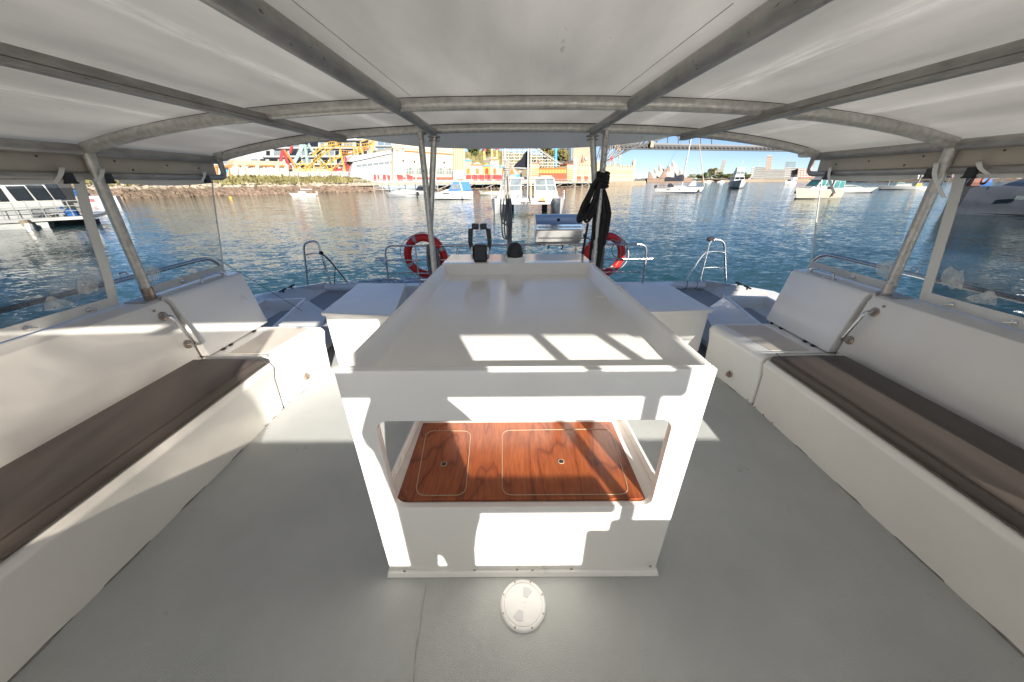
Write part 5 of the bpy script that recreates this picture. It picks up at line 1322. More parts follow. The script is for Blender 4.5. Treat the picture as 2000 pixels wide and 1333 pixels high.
# ================================================================== harbour bridge
YB = 440.0
def yb(u, v, dy=0): return atY(u, v, YB + dy)
t = thing('arch_bridge', 'grey steel arch bridge crossing high over the harbour', 'bridge', yb(1300, 350))
b = MB(); b.prism([yb(1185, 281), yb(1700, 292), yb(1700, 289.5), yb(1185, 277.5)], (0, 22, 0)); b.build('road_deck', 'bridgegrey', t)
b = MB(); b.prism([yb(1185, 288), yb(1700, 295), yb(1700, 292.2), yb(1185, 281.3)], (0, 26, 0)); b.build('deck_girder', 'bridge', t)
b = MB()
for dy in (-1, 28):
    b.bar(yb(1185, 290.5, dy), yb(1700, 297, dy), 1.2)
    for k in range(60):
        u = 1186 + 8 * k; f = (u - 1185) / 515
        b.bar(yb(u, 289.5 + 6.5 * f, dy), yb(u + 4, 284 + 8 * f, dy), .6); b.bar(yb(u + 4, 284 + 8 * f, dy), yb(u + 8, 289.5 + 6.5 * f, dy), .6)
for k in range(17):
    u = 1186 + 30 * k; f = (u - 1185) / 515; b.bar(yb(u, 289.5 + 6 * f, 0), yb(u + 4, 289.5 + 6 * f, 28), 1.0)
b.build('deck_truss', 'bridge', t)
low = [(1160, 330), (1190, 312), (1228, 293), (1262, 281), (1300, 268), (1345, 254), (1400, 240)]
upc = [(1160, 268), (1228, 262), (1262, 256), (1300, 244), (1345, 230), (1400, 216)]
for dy in (0, 28):
    b = MB(); P1 = [yb(u, v, dy) for u, v in low]; P2 = [yb(u, v, dy) for u, v in upc]
    for a, c in zip(P1[:-1], P1[1:]): b.bar(a, c, 2.2)
    for a, c in zip(P2[:-1], P2[1:]): b.bar(a, c, 2.2)
    S1, S2 = smooth_path(P1, 3), smooth_path(P2, 3)
    for i in range(0, min(len(S1), len(S2)) - 1): b.bar(S1[i], S2[i], 1.0); b.bar(S1[i], S2[i + 1], 1.0)
    b.build('arch_truss', 'bridge', t)
for k, u in enumerate((1283, 1304, 1325, 1347, 1368, 1390)):
    for dy in (2,):
        b = MB(); b.bar(yb(u, 280 + .02 * (u - 1185), dy), yb(u, 240, dy), .8); b.bar(yb(u - 3, 266 + .02 * (u - 1283), dy), yb(u + 3, 266 + .02 * (u - 1283), dy), 1.1); b.build('hanger', 'bridge', t)
b = MB(); b.box(*sorted((yb(1268, 285).x, yb(1274, 285).x)), YB - 4, YB - 1, yb(1270, 289).z, yb(1270, 277).z); b.build('inspection_cradle', 'sandstone', t)
t = thing('bridge_pylon', 'pale stone bridge pylon behind the cream palace', 'tower', yb(1138, 345, -40))
b = MB(); b.loft([[atY(u, v, y) for u, y in ((uu0, YB - 40), (uu1, YB - 40), (uu1, YB - 10), (uu0, YB - 10))] for v, uu0, uu1 in ((345, 1112, 1164), (318, 1116, 1160), (296, 1118.5, 1157), (240, 1121, 1154))]); b.build('shaft', 'sandstone', t, bevel=.8)
t = thing('approach_tower', 'dark steel lattice tower under the bridge approach beside the pale pylon', 'tower', yb(1104, 345, -60))
b = MB()
for u in (1097, 1112): b.bar(yb(u, 340, -60), yb(u, 270, -60), 3.0)
for v in (292, 305, 318): b.bar(yb(1097, v, -60), yb(1112, v, -60), 1.4)
for v in (279, 292, 305): b.bar(yb(1097, v, -60), yb(1112, v + 13, -60), 1.2); b.bar(yb(1112, v, -60), yb(1097, v + 13, -60), 1.2)
b.build('lattice', 'bridge', t)
b = MB(); b.prism([yb(1040, 283, -60), yb(1118, 283, -60), yb(1118, 270, -60), yb(1040, 268, -60)], (0, 24, 0)); b.build('approach_span', 'bridge', t)

# ================================================================== far shore, opera house, skyline
def land(name, pts, y, depth, m):      # low hill outline (photo points) at distance y, sloping back
    b = MB(); n_ = 50; prof = smooth_path([Vector((u, v, 0)) for u, v in pts], 6)
    rows = []
    for f, zf in ((0, -.2), (.02, .35), (.15, .8), (.5, 1), (1, .9)):
        row = []
        for q in prof:
            p = atY(q.x, q.y, y); w = atZ(q.x, 358, WATER)
            row.append(Vector((p.x * (1 + f * depth / y), y + depth * f, WATER + max(.5, (p.z - WATER)) * zf + (.8 * mnoise.noise(Vector((q.x * .3, f * 5, 1))) if .1 < f < 1 else 0))))
        rows.append(row)
    b.loft(rows, caps=False, closed=False)
    return setting(b.build(name, m, base=atY(pts[len(pts) // 2][0], 352, y)))
land('headland_terrain', [(1225, 353), (1262, 352.5), (1350, 350), (1400, 346), (1450, 345.5), (1500, 348), (1570, 346), (1640, 345), (1720, 343.5)], 640, 260, 'sandstone')
land('harbour_terrain', [(1630, 346), (1680, 344), (1760, 340), (1850, 338.5), (1950, 338), (2060, 337), (2200, 338)], 420, 260, 'piledark')
t = thing('concert_hall', 'white shell roofed concert hall on its pink podium across the harbour', 'building', atY(1306, 356, 600))
YO = 600.0
b = MB(); b.prism([atY(1264, 357, YO), atY(1352, 356, YO), atY(1352, 347.5, YO), atY(1300, 347, YO), atY(1264, 350, YO)], (0, 60, 0)); b.build('podium', 'podium', t)
b = MB()
for k in range(5): b.prism([atY(1264, 356.4 - 1.8 * k, YO - .4), atY(1352, 355.4 - 1.8 * k, YO - .4), atY(1352, 355.0 - 1.8 * k, YO - .4), atY(1264, 356.0 - 1.8 * k, YO - .4)], (0, .3, 0))
b.build('terrace_line', 'brownglass', t)
def shell(tip, lf, rf, y, w):
    """a pointed shell: steep hollow edge on the left, long arched ridge on the right, swelling toward and away from the viewer"""
    T, A_, B_ = [atY(*q, y) for q in (tip, lf, rf)]
    D = (T - A_).length
    for sgn in (-1, 1):
        def g(i, j):
            l_ = T.lerp(A_, j) + (B_ - A_) * (.13 * math.sin(math.pi * j))
            r_ = T.lerp(B_, j) + Vector((.55, 0, .8)).normalized() * D * .17 * math.sin(math.pi * j)
            p = l_.lerp(r_, i); p.y += sgn * .26 * (r_ - l_).length * math.sin(math.pi * min(1, i * .96 + .04))
            return p
        b = MB(); b.grid(g, 8, 12); b.build('shell', 'sail', t, sharp=80)
for q in (((1312, 312.4), (1302, 345), (1327, 345), YO + 42, 15), ((1305.6, 321), (1297, 346), (1322, 346), YO + 32, 13), ((1298, 328), (1289, 348), (1317, 348), YO + 12, 12), ((1286, 319.6), (1279, 346), (1301, 346), YO + 46, 13), ((1277, 328), (1271, 348), (1294, 348), YO + 38, 11), ((1267.3, 333), (1265, 350), (1287, 350), YO + 12, 10), ((1327, 330), (1319, 347), (1341, 348), YO + 20, 10)): shell(*q)
for q in (((1267.6, 336), (1266, 350.5), (1278, 350)), ((1297.6, 331), (1289, 349), (1303, 349)), ((1305, 325), (1301, 336), (1309, 336))):
    b = MB(); b.prism([atY(*k, YO - 1) for k in q], (0, 2, 0)); b.build('glass_wall', 'brownglass', t)
# trees on the headland
for k in range(13):
    u = 1352 + 8.8 * k + rnd.uniform(-2, 2); h = rnd.uniform(10, 17); big = k == 4
    tree(u, 351 - h - (8 if big else 0), 352.5, None, 0, rnd.uniform(17, 24), ('tallest olive tree on the headland, standing above the others' if big else 'rounded olive tree in the row on the headland'), ('leafwarm', 'leaf')[k % 2], 30 + k, 'trees on the headland', n=600, at=640 + rnd.uniform(-8, 20))
def tower(lbl, quad, y, depth, m, win=None, cat='building', rows=8, cols=5, group=None, wm='paleglass', roof=None, name='tower_block'):
    t = thing(name, lbl, cat, atY(*quad[0], y), group=group)
    q = [atY(*k, y) for k in quad]; vd = Vector((q[0].x + q[1].x, q[0].y + q[1].y, 0)).normalized() * depth; b = MB(); b.prism(q, vd); b.build('wall', m, t)
    for r in range(rows):      # one glazing band per storey
        f0, f1 = (r + .22) / rows, (r + .78) / rows
        a0, a1 = q[0].lerp(q[3], f0), q[0].lerp(q[3], f1); c0, c1 = q[1].lerp(q[2], f0), q[1].lerp(q[2], f1)
        b = MB()
        for c in range(cols):
            g0, g1 = (c + .12) / cols, (c + .88) / cols
            b.prism([a0.lerp(c0, g0) + Vector((0, -.5, 0)), a0.lerp(c0, g1) + Vector((0, -.5, 0)), a1.lerp(c1, g1) + Vector((0, -.5, 0)), a1.lerp(c1, g0) + Vector((0, -.5, 0))], (0, .4, 0))
        b.build('window_band', wm, t)
    if roof:
        b = MB(); b.prism([atY(*k, y - 1) for k in roof], vd * .8); b.build('roof', 'towerpale', t)
    return t
tower('slender leaning white tower beyond the headland trees', [(1404, 338), (1412, 338), (1419, 313), (1411, 313)], 900, 30, 'towerpale', rows=9, cols=3)
tower('lower pale block beside the slender tower', [(1390, 342), (1407, 342), (1407, 331), (1392, 330)], 950, 30, 'towerpale', rows=3, cols=4)
tower('tall round topped beige tower above the waterfront apartments', [(1492, 350), (1504, 350), (1509, 306), (1498, 306)], 800, 30, 'towerpale', rows=12, cols=3, wm='podium', roof=[(1498, 306), (1509, 306), (1508, 303.5), (1500, 303.5)])
tower('white waterfront apartment block left of the tall beige tower', [(1460, 354), (1466, 354), (1474, 327), (1468, 327)], 660, 30, 'buildingwhite', rows=7, cols=2)
tower('long pale waterfront apartment block below the tall beige tower', [(1468, 353.5), (1492, 353.5), (1495, 327), (1475, 326)], 665, 24, 'towerpale', rows=8, cols=8)
tower('wide pale waterfront apartment block with grey windows in the middle', [(1492, 353.5), (1531, 353), (1534, 331), (1496, 331)], 670, 24, 'towerpale', rows=8, cols=12)
tower('dark blue glass tower behind the waterfront apartments', [(1530, 345), (1551, 345), (1555, 316), (1535, 316)], 780, 30, 'towerglass', rows=8, cols=5, wm='greyglass')
tower('grey glass block under the dark blue tower', [(1528, 352), (1560, 352), (1559, 328), (1532, 327)], 700, 24, 'concrete', rows=7, cols=7)
tower('brick red block right of the glass towers', [(1556, 351), (1592, 351), (1590, 331), (1559, 329)], 690, 24, 'brick', rows=5, cols=6, wm='buildingwhite')
for k in range(10):
    u = 1228 + 4.2 * k; h = (3, 5, 4, 6, 3)[k % 5]
    tower('small pale far house left of the concert hall', [(u, 354), (u + 3.8, 354), (u + 3.8, 353 - h), (u, 353 - h)], 1000, 20, ('towerpale', 'brick', 'buildingwhite')[k % 3], rows=1, cols=2, group='far houses left of the concert hall', name='far_house')
hs = [(1690, 7), (1706, 5), (1722, 8), (1755, 6), (1776, 7), (1800, 5), (1858, 9), (1884, 11), (1912, 7), (1938, 10), (1962, 8), (1986, 9)]
for k, (u, h) in enumerate(hs):
    w = (14, 10, 16, 20, 12)[k % 5]; lbl = 'pale low house on the dark far shore, seen through the right curtain'
    tower(lbl, [(u, 349), (u + w, 349), (u + w, 348 - h), (u, 348 - h)], 400, 10, ('towerpale', 'buildingwhite', 'brick', 'cream')[k % 4], rows=2, cols=4, group='houses on the dark far shore', name='shore_house', wm='towerglass')
for k in range(12):
    u = 1648 + 30 * k; tree(u, 331 - rnd.uniform(0, 4), 348, None, 0, rnd.uniform(22, 34), 'dark tree on the far shore seen through the right curtain', 'leaf', 60 + k, 'trees on the dark far shore', n=260, at=430)
# ================================================================== boats on the water (x = bow, z = 0 at the waterline)
def hull_mb(L, B, Fs, Fb, tw=.8, flare=.82, rake=.10, n=14, full=2.4):
    b = MB(); rings = []
    for i in range(n + 1):
        t = i / n
        hb = B / 2 * (tw + (1 - tw) * math.sin(min(1, t / .45) * math.pi / 2)) if t < .45 else B / 2 * max(.015, 1 - ((t - .45) / .55) ** full)
        sh = Fs + (Fb - Fs) * t ** 1.6; x = L * (t - .5) * .94; xr = x + rake * L * t ** 4
        fl = flare * (1 - .35 * t ** 3)
        rings.append([Vector((xr, hb, sh)), Vector((lerp(x, xr, .5), hb * lerp(1, fl, .35), sh * .5)), Vector((x, hb * fl, .0)), Vector((x, hb * .35, -.35)), Vector((x, -hb * .35, -.35)), Vector((x, -hb * fl, .0)), Vector((lerp(x, xr, .5), -hb * lerp(1, fl, .35), sh * .5)), Vector((xr, -hb, sh)), Vector((xr, 0, sh + .04))])
    return b.loft(rings)
def house_mb(x0, x1, w0, w1, z0, z1, sf=.6, sa=.1, si=.12):      # cabin: slopes at the front, the back and the sides
    return MB().hexa([(x0, -w0 / 2, z0), (x1, -w1 / 2, z0), (x1, w1 / 2, z0), (x0, w0 / 2, z0), (x0 + sa, -w0 / 2 + si, z1), (x1 - sf, -w1 / 2 + si, z1), (x1 - sf, w1 / 2 - si, z1), (x0 + sa, w0 / 2 - si, z1)])
def quad_panel(t, nm, m, pts, out):      # thin pane standing 2 cm proud
    b = MB(); b.prism([Vector(p) for p in pts], Vector(out)); return b.build(nm, m, t, local=True)
def windows(t, x0, x1, w0, w1, z0, z1, sf, sa, si, m, n=3, f0=.25, f1=.85, front=True, name='window'):
    """side and front panes that follow the sloping cabin of house_mb"""
    for sg in (-1, 1):
        for k in range(n):
            a, c = .06 + k / n * .9, .06 + (k + .86) / n * .9
            def P(a, f): return Vector((lerp(lerp(x0, x0 + sa, f), lerp(x1, x1 - sf, f), a), sg * (lerp(lerp(w0, w1, a) / 2, lerp(w0, w1, a) / 2 - si, f)), lerp(z0, z1, f)))
            quad_panel(t, name, m, [P(a, f0), P(c, f0), P(c, f1), P(a, f1)], (0, sg * .03, .005))
    if front:
        for k in range(2):
            y0, y1 = (-.92, -.04) if k == 0 else (.04, .92)
            def Q(y, f): return Vector((lerp(x1, x1 - sf, f), y * (w1 / 2 - si * f), lerp(z0, z1, f)))
            quad_panel(t, 'windscreen', m, [Q(y0, f0), Q(y1, f0), Q(y1, f1), Q(y0, f1)], (.03, 0, .01))
def at_water(u, v): return atZ(u, v, WATER)
def rail_mb(x0, x1, w, z, h, r=.02, n=6):
    b = MB()
    for sg in (-1, 1):
        top = [(x1 + .15, 0, z + h)] if sg > 0 else []
        pts = [(lerp(x0, x1, i / n), sg * w / 2 * (1 - .75 * (i / n) ** 2.2), z + h) for i in range(n + 1)]
        b.tube(pts, r, n=5)
        for p in pts: b.tube([p, (p[0], p[1], z)], r * .8, n=5)
    return b
def bolt(t, nm, mb, m, **k): return mb.build(nm, m, t, local=True, **k)
def stripe(t, L, B, z, h, m, **kw):
    b = hull_mb(L + .02, B + .03, z + h, z + h, **kw); 
    return bolt(t, 'bottom_paint', b, m)

# small white sloop before the rocks
p = at_water(595, 384.5); t = thing('sloop', 'small white sloop with a bare mast moored in front of the grass bank', 'sailboat', p, R(-160))
bolt(t, 'hull', hull_mb(5.4, 1.9, .62, .8, tw=.6), 'boatwhite'); bolt(t, 'cabin', house_mb(-.6, 1.4, 1.2, .7, .6, 1.15, .5, .2, .15), 'boatwhite')
bolt(t, 'mast', MB().tube([(.4, 0, .7), (.4, 0, 7.2)], .055, n=6), 'cream'); bolt(t, 'boom', MB().tube([(.4, 0, 1.6), (-1.9, 0, 1.5)], .09, n=6), 'boatwhite'); bolt(t, 'outboard', house_mb(-2.9, -2.6, .3, .3, .3, 1.1, .05, .05, .03), 'rust')
# covered grey runabout
p = at_water(786, 384.5); t = thing('covered_boat', 'runabout under a grey canvas cover in front of the pier', 'motorboat', p, R(170))
bolt(t, 'hull', hull_mb(7.2, 2.3, .7, .95), 'metalroof')
b = MB(); rings = []
for i in range(13):
    q = i / 12; x = lerp(-3.5, 3.5, q); hb = 1.17 * (1 - max(0, q - .45) ** 2 * 2.6) if q < .98 else .12; top = .75 + 1.0 * math.sin(math.pi * min(1, q * 1.05)) ** .7 * (1 - .35 * q)
    rings.append([Vector((x, hb, .52)), Vector((x, hb * .97, .8)), Vector((x, hb * .55, lerp(.8, top, .8))), Vector((x, 0, top)), Vector((x, -hb * .55, lerp(.8, top, .8))), Vector((x, -hb * .97, .8)), Vector((x, -hb, .52))])
bolt(t, 'canvas_cover', b.loft(rings), 'greycanvas'); bolt(t, 'outboard', house_mb(-4.0, -3.55, .5, .5, .2, 1.0, .05, .05, .05), 'black')
b = MB(); b.tube([(.2, 1.0, 1.2), (.5, .4, 1.62)], .05); b.tube([(-.1, 1.0, 1.2), (.2, .4, 1.66)], .05); bolt(t, 'cover_strap', b, 'black')
# white open boat with a dark cover, partly behind the left posts
p = at_water(815, 378.5); t = thing('open_boat', 'small white boat with a dark folded cover, half hidden by the left posts', 'motorboat', p, R(165))
bolt(t, 'hull', hull_mb(6.0, 2.1, .7, 1.0), 'boatwhite'); bolt(t, 'folded_cover', house_mb(-1.9, .2, 1.7, 1.2, .75, 1.9, .9, .2, .3), 'darkcanvas'); bolt(t, 'mast', MB().tube([(.3, 0, .7), (.3, 0, 4.2)], .05, n=6), 'darkcanvas')
# cruiser with blue canopy
p = at_water(886, 389.5); t = thing('cruiser', 'white sport cruiser with a bright blue canopy and long foredeck', 'motorboat', p, R(188))
bolt(t, 'hull', hull_mb(7.8, 2.7, 1.35, 1.15, tw=.88, rake=.08), 'boatwhite'); bolt(t, 'bottom_paint', hull_mb(7.6, 2.62, .1, .12, tw=.88, rake=.06), 'antifoul')
bolt(t, 'cabin', house_mb(-1.6, 2.6, 2.2, 1.2, 1.2, 1.75, 1.6, .0, .25), 'boatwhite')
bolt(t, 'canopy', house_mb(-3.5, .9, 2.3, 2.0, 1.5, 3.0, 1.15, .45, .25), 'bluecanvas')
quad_panel(t, 'windscreen', 'greyglass', [(-1.2, 1.10, 1.75), (.55, 1.02, 1.75), (-.05, .86, 2.55), (-1.2, .94, 2.65)], (0, .06, .01)); quad_panel(t, 'windscreen', 'greyglass', [(-1.2, -1.10, 1.75), (.55, -1.02, 1.75), (-.05, -.86, 2.55), (-1.2, -.94, 2.65)], (0, -.06, .01))
bolt(t, 'arch', MB().bar((-1.75, 1.18, 1.4), (-1.35, .92, 3.0), .22, .08).bar((-1.75, -1.18, 1.4), (-1.35, -.92, 3.0), .22, .08), 'boatwhite')
quad_panel(t, 'side_window', 'blackglass', [(.6, 1.34, .98), (2.0, 1.22, 1.0), (1.7, 1.24, 1.1), (.8, 1.34, 1.1)], (0, .03, 0))
# small white and yellow dinghy behind the catamaran
p = at_water(958, 381); t = thing('dinghy', 'small white dinghy with a yellow rubbing strip beside the moored catamaran', 'dinghy', p, R(172))
bolt(t, 'hull', hull_mb(5.2, 1.9, .75, .95, tw=.75), 'boatwhite'); bolt(t, 'rubbing_strip', MB().tube([(2.5 * math.cos(a) * 1.02, 0.98 * math.sin(a), .80) for a in [math.pi * .25 + math.pi * 1.5 * i / 20 for i in range(21)]], .06, n=5), 'paleyellow'); bolt(t, 'bottom_paint', hull_mb(5.0, 1.75, .1, .1, tw=.75), 'paleyellow')

# moored catamaran in the centre, bows toward us
p = Vector((1.85, 39.5, WATER)); t = thing('moored_catamaran', 'white catamaran moored bow on at the centre of the bay', 'catamaran', p, R(-93)); t.scale = (1, 1.13, 1)
for sg in (-1, 1):
    b = hull_mb(8.6, 1.25, 1.35, 1.45, tw=.85, rake=.015, flare=.75); b.v = [v + Vector((0, sg * 2.9, 0)) for v in b.v]; bolt(t, 'hull', b, 'boatwhite')
    b = MB().box(-2.9, -2.4, sg * 1.75 - .28, sg * 1.75 + .28, -.2, .75); bolt(t, 'outboard', b, 'black')
b = MB().hexa([(-3.9, -2.9, .80), (1.9, -2.9, .80), (1.9, 2.9, .80), (-3.9, 2.9, .80), (-3.9, -2.9, 1.42), (1.5, -2.9, 1.42), (1.5, 2.9, 1.42), (-3.9, 2.9, 1.42)]); bolt(t, 'bridge_deck', b, 'boatwhite', bevel=.08)
for sg in (-1, 1):     # two coachroofs with forward windows
    b = MB().hexa([(-3.6, sg * .55, 1.4), (1.6, sg * .55, 1.4), (1.6, sg * 2.95, 1.4), (-3.6, sg * 2.95, 1.4), (-3.6, sg * .55, 2.15), (.8, sg * .55, 2.15), (.8, sg * 2.75, 2.15), (-3.6, sg * 2.75, 2.15)]); bolt(t, 'coachroof', b, 'boatwhite', bevel=.10)
b = MB()
for x, y in ((.5, -2.6), (.5, -1.75), (.5, -.65), (.5, .65), (.5, 1.75), (.5, 2.6), (-2.6, -2.5), (-2.6, 2.5)): b.bar((x + .2, y * 1.02, 2.1), (x, y * .93, 3.25), .09)
b.bar((.62, -2.6, 2.62), (.62, 2.6, 2.62), .07); bolt(t, 'window_frame', b, 'boatwhite')
for y0, y1 in ((-2.55, -1.78), (-1.70, -.70), (.70, 1.70), (1.78, 2.55)):
    quad_panel(t, 'window', 'greyglass', [(.63, y0 * 1.0, 2.17), (.63, y1 * 1.0, 2.17), (.50, y1 * .94, 3.2), (.50, y0 * .94, 3.2)], (.02, 0, 0))
for sg in (-1, 1): quad_panel(t, 'side_window', 'metalroof', [(-2.5, sg * 2.62, 2.2), (.5, sg * 2.62, 2.2), (.4, sg * 2.40, 3.2), (-2.5, sg * 2.40, 3.2)], (0, sg * .03, 0))
b = MB().hexa([(-3.0, -2.5, 3.25), (.75, -2.55, 3.25), (.75, 2.55, 3.25), (-3.0, 2.5, 3.25), (-2.9, -2.3, 3.42), (.5, -2.3, 3.42), (.5, 2.3, 3.42), (-2.9, 2.3, 3.42)]); bolt(t, 'hardtop', b, 'boatwhite', bevel=.05)
for sg in (-1, 1): bolt(t, 'roof_locker', MB().box(-1.5, .2, sg * 1.7 - .55, sg * 1.7 + .55, 3.43, 3.56), 'cream')
bolt(t, 'mast', MB().tube([(1.35, 0, 1.4), (1.35, 0, 13.0)], .10, n=8), 'boatwhite'); bolt(t, 'furled_sail', MB().tube([(1.9, .28, 1.2), (1.5, .2, 12.5)], [.09, .05], n=6), 'cream')
bolt(t, 'sail_cover', MB().prism([(1.1, .05, 4.15), (1.15, .05, 5.75), (1.05, -.18, 5.8), (.9, -.45, 5.55), (.75, -.62, 5.15), (.55, -1.0, 4.85), (.3, -1.35, 4.5), (.2, -1.45, 4.25), (.5, -.9, 4.12)], (-.35, .1, 0)), 'darkcanvas', bevel=.08)
bolt(t, 'boom', MB().tube([(1.25, 0, 4.2), (.2, -1.4, 4.3)], .07, n=6), 'boatwhite')
b = MB().tube([(1.9, -1.1, 1.5), (1.95, -.6, 1.9), (1.95, -.3, 1.5)], .03).tube([(3.9, -3.2, 1.45), (3.8, -3.2, 2.15), (2.2, -3.2, 2.15), (2.2, -3.2, 1.45)], .025).tube([(3.9, 3.2, 1.45), (3.8, 3.2, 2.15), (2.2, 3.2, 2.15), (2.2, 3.2, 1.45)], .025); bolt(t, 'pulpit', b, 'steel')
bolt(t, 'orange_cover', MB().hexa([(1.9, 1.0, 1.15), (2.1, 1.0, 1.15), (2.1, 1.75, 1.15), (1.9, 1.75, 1.15), (1.9, 1.3, 1.45), (2.0, 1.3, 1.45), (2.0, 1.45, 1.45), (1.9, 1.45, 1.45)]), 'orange'); 
b = MB()
for k in range(9): b.tube([(1.93, -.6 + .12 * k, 1.1), (2.0, -.55 + .1 * k, .9 + .05 * math.sin(k * 2))], .04, n=5)
bolt(t, 'chain', b, 'rust')

# white yacht with dark sail cover on the right
p = at_water(1322, 377.3); t = thing('sailing_yacht', 'white sailing yacht with a navy stripe and dark boom cover before the concert hall', 'sailboat', p, R(-22))
L = 11.6
bolt(t, 'hull', hull_mb(L, 3.4, 1.05, 1.45, tw=.72, rake=.06), 'boatwhite'); bolt(t, 'bottom_paint', hull_mb(L * .985, 3.0, .10, .12, tw=.72, rake=.03), 'antifoul'); bolt(t, 'stripe', hull_mb(L * .99, 3.06, .24, .28, tw=.72, rake=.035), 'navystripe')
bolt(t, 'cabin', house_mb(-1.8, 3.0, 2.1, 1.0, 1.1, 1.7, 1.6, .2, .25), 'boatwhite')
bolt(t, 'spray_hood', house_mb(-2.6, -.9, 2.1, 1.9, 1.4, 2.3, .8, .1, .25), 'darkcanvas')
bolt(t, 'mast', MB().tube([(.9, 0, 1.3), (.75, 0, 17.0)], .11, n=8), 'boatwhite'); bolt(t, 'boom', MB().tube([(.9, 0, 2.9), (-3.6, 0, 2.8)], .08, n=6), 'boatwhite')
b = MB(); rings = []
for i in range(9):
    q = i / 8; x = lerp(1.0, -3.6, q); h = lerp(1.5, .75, q) + .2 * math.sin(q * 9)
    rings.append([Vector((x, .16, 2.8)), Vector((x, .22, 2.8 + h * .5)), Vector((x, 0, 2.8 + h)), Vector((x, -.22, 2.8 + h * .5)), Vector((x, -.16, 2.75))])
bolt(t, 'boom_cover', b.loft(rings), 'darkcanvas'); bolt(t, 'furled_headsail', MB().tube([(L * .52, 0, 1.6), (1.0, 0, 16.6)], [.12, .06], n=7), 'cream')
bolt(t, 'headsail_bag', house_mb(2.4, 4.2, .5, .3, 1.7, 2.9, .3, .9, .1), 'boatwhite')
b = rail_mb(-5.4, 5.6, 3.2, 1.25, .6); bolt(t, 'guard_rail', b, 'steel')
b = MB()
for sg in (-1, 1): b.tube([(.85, 0, 15.5), (.5, sg * 1.6, 1.2)], .02, n=4)
b.tube([(.75, 0, 16.5), (-5.6, 0, 1.2)], .02, n=4); bolt(t, 'rigging', b, 'steel'); bolt(t, 'stern_gear', MB().lathe([(.35, 0), (.4, .2), (.35, .4)], (-5.5, .9, 1.5), 10, axis=(0, 1, 0)), 'rubber'); bolt(t, 'bow_fender', MB().ball((5.2, -.6, .7), .33, 8, 6), 'creamlight')
for x in (-2.6, -2.2, .3): quad_panel(t, 'port_light', 'blackglass', [(x, -1.66, .78), (x + .28, -1.66, .78), (x + .28, -1.67, .92), (x, -1.67, .92)], (0, -.04, 0))
# tall motor yacht seen bow on
p = at_water(1438, 368.0); t = thing('motor_yacht', 'tall white motor yacht seen bow on between yacht and apartments', 'motorboat', p, R(-112))
bolt(t, 'hull', hull_mb(11.5, 5.4, 2.1, 3.0, tw=.9, flare=.75), 'boatwhite'); bolt(t, 'bottom_paint', hull_mb(11.2, 4.6, .25, .3, tw=.9), 'antifoul'); 
bolt(t, 'lower_cabin', house_mb(-4.8, 2.0, 4.6, 3.6, 2.2, 4.3, .9, .3, .2), 'boatwhite'); windows(t, -4.8, 2.0, 4.6, 3.6, 2.2, 4.3, .9, .3, .2, 'blackglass', 4, .45, .85)
bolt(t, 'upper_cabin', house_mb(-3.6, .6, 3.7, 3.0, 4.3, 6.3, .6, .3, .2), 'boatwhite'); windows(t, -3.6, .6, 3.7, 3.0, 4.3, 6.3, .6, .3, .2, 'greyglass', 3, .4, .85)
bolt(t, 'flybridge', house_mb(-3.0, -.2, 3.2, 2.7, 6.3, 7.4, .3, .2, .1), 'boatwhite'); bolt(t, 'mast', MB().tube([(-1.5, 0, 7.4), (-1.5, 0, 10.0)], .06, n=5), 'boatwhite')
# flybridge cruiser farther off
p = at_water(1541, 361.5); t = thing('flybridge_cruiser', 'white flybridge cruiser with dark windows farther off behind the cabin boat', 'motorboat', p, R(-150))
bolt(t, 'hull', hull_mb(11.5, 4.2, 1.5, 2.4), 'boatwhite'); bolt(t, 'bottom_paint', hull_mb(11.2, 3.7, .2, .2), 'antifoul'); bolt(t, 'cabin', house_mb(-4.5, 2.4, 3.6, 2.4, 1.6, 3.3, 1.6, .2, .2), 'boatwhite'); windows(t, -4.5, 2.4, 3.6, 2.4, 1.6, 3.3, 1.6, .2, .2, 'blackglass', 3, .35, .85)
bolt(t, 'flybridge', house_mb(-4.0, .2, 3.2, 2.6, 3.3, 4.4, .4, .1, .05), 'boatwhite'); bolt(t, 'bimini', MB().box(-3.6, -.6, -1.4, 1.4, 5.4, 5.5), 'boatwhite')
b = MB()
for x in (-3.4, -.8):
    for y in (-1.3, 1.3): b.tube([(x, y, 4.3), (x, y, 5.4)], .04, n=5)
bolt(t, 'bimini_leg', b, 'steel')
# cabin boat in front, bow to the left
p = at_water(1592, 388.5); t = thing('cabin_boat', 'white cabin boat with green tinted screens moored beside the curtain edge', 'motorboat', p, R(-168))
bolt(t, 'hull', hull_mb(8.6, 3.0, 1.35, 1.75, tw=.9, rake=.10), 'creamlight'); bolt(t, 'bottom_paint', hull_mb(8.3, 2.7, .14, .14, tw=.9), 'antifoul')
bolt(t, 'cabin', house_mb(-.2, 3.2, 2.5, 1.6, 1.45, 2.0, 1.3, .0, .15), 'boatwhite')
hk = (-1.0, 1.9, 2.4, 2.0, 1.95, 2.95, .8, .0, .15); bolt(t, 'screen_house', house_mb(*hk), 'boatwhite'); windows(t, *hk, 'tealwin', 2, .08, .9)
bolt(t, 'hardtop', MB().box(-1.3, 1.2, -1.2, 1.2, 2.97, 3.07), 'boatwhite', bevel=.03)
hk = (-1.2, .8, 2.1, 1.8, 3.1, 3.9, .5, .0, .1); bolt(t, 'fly_screen', house_mb(*hk), 'boatwhite', bevel=.05)
hk = (-3.9, -1.3, 2.3, 2.3, 1.5, 2.9, .2, .1, .1); bolt(t, 'aft_clears', house_mb(*hk), 'metalroof'); windows(t, *hk, 'tealwin', 2, .15, .9, front=False)
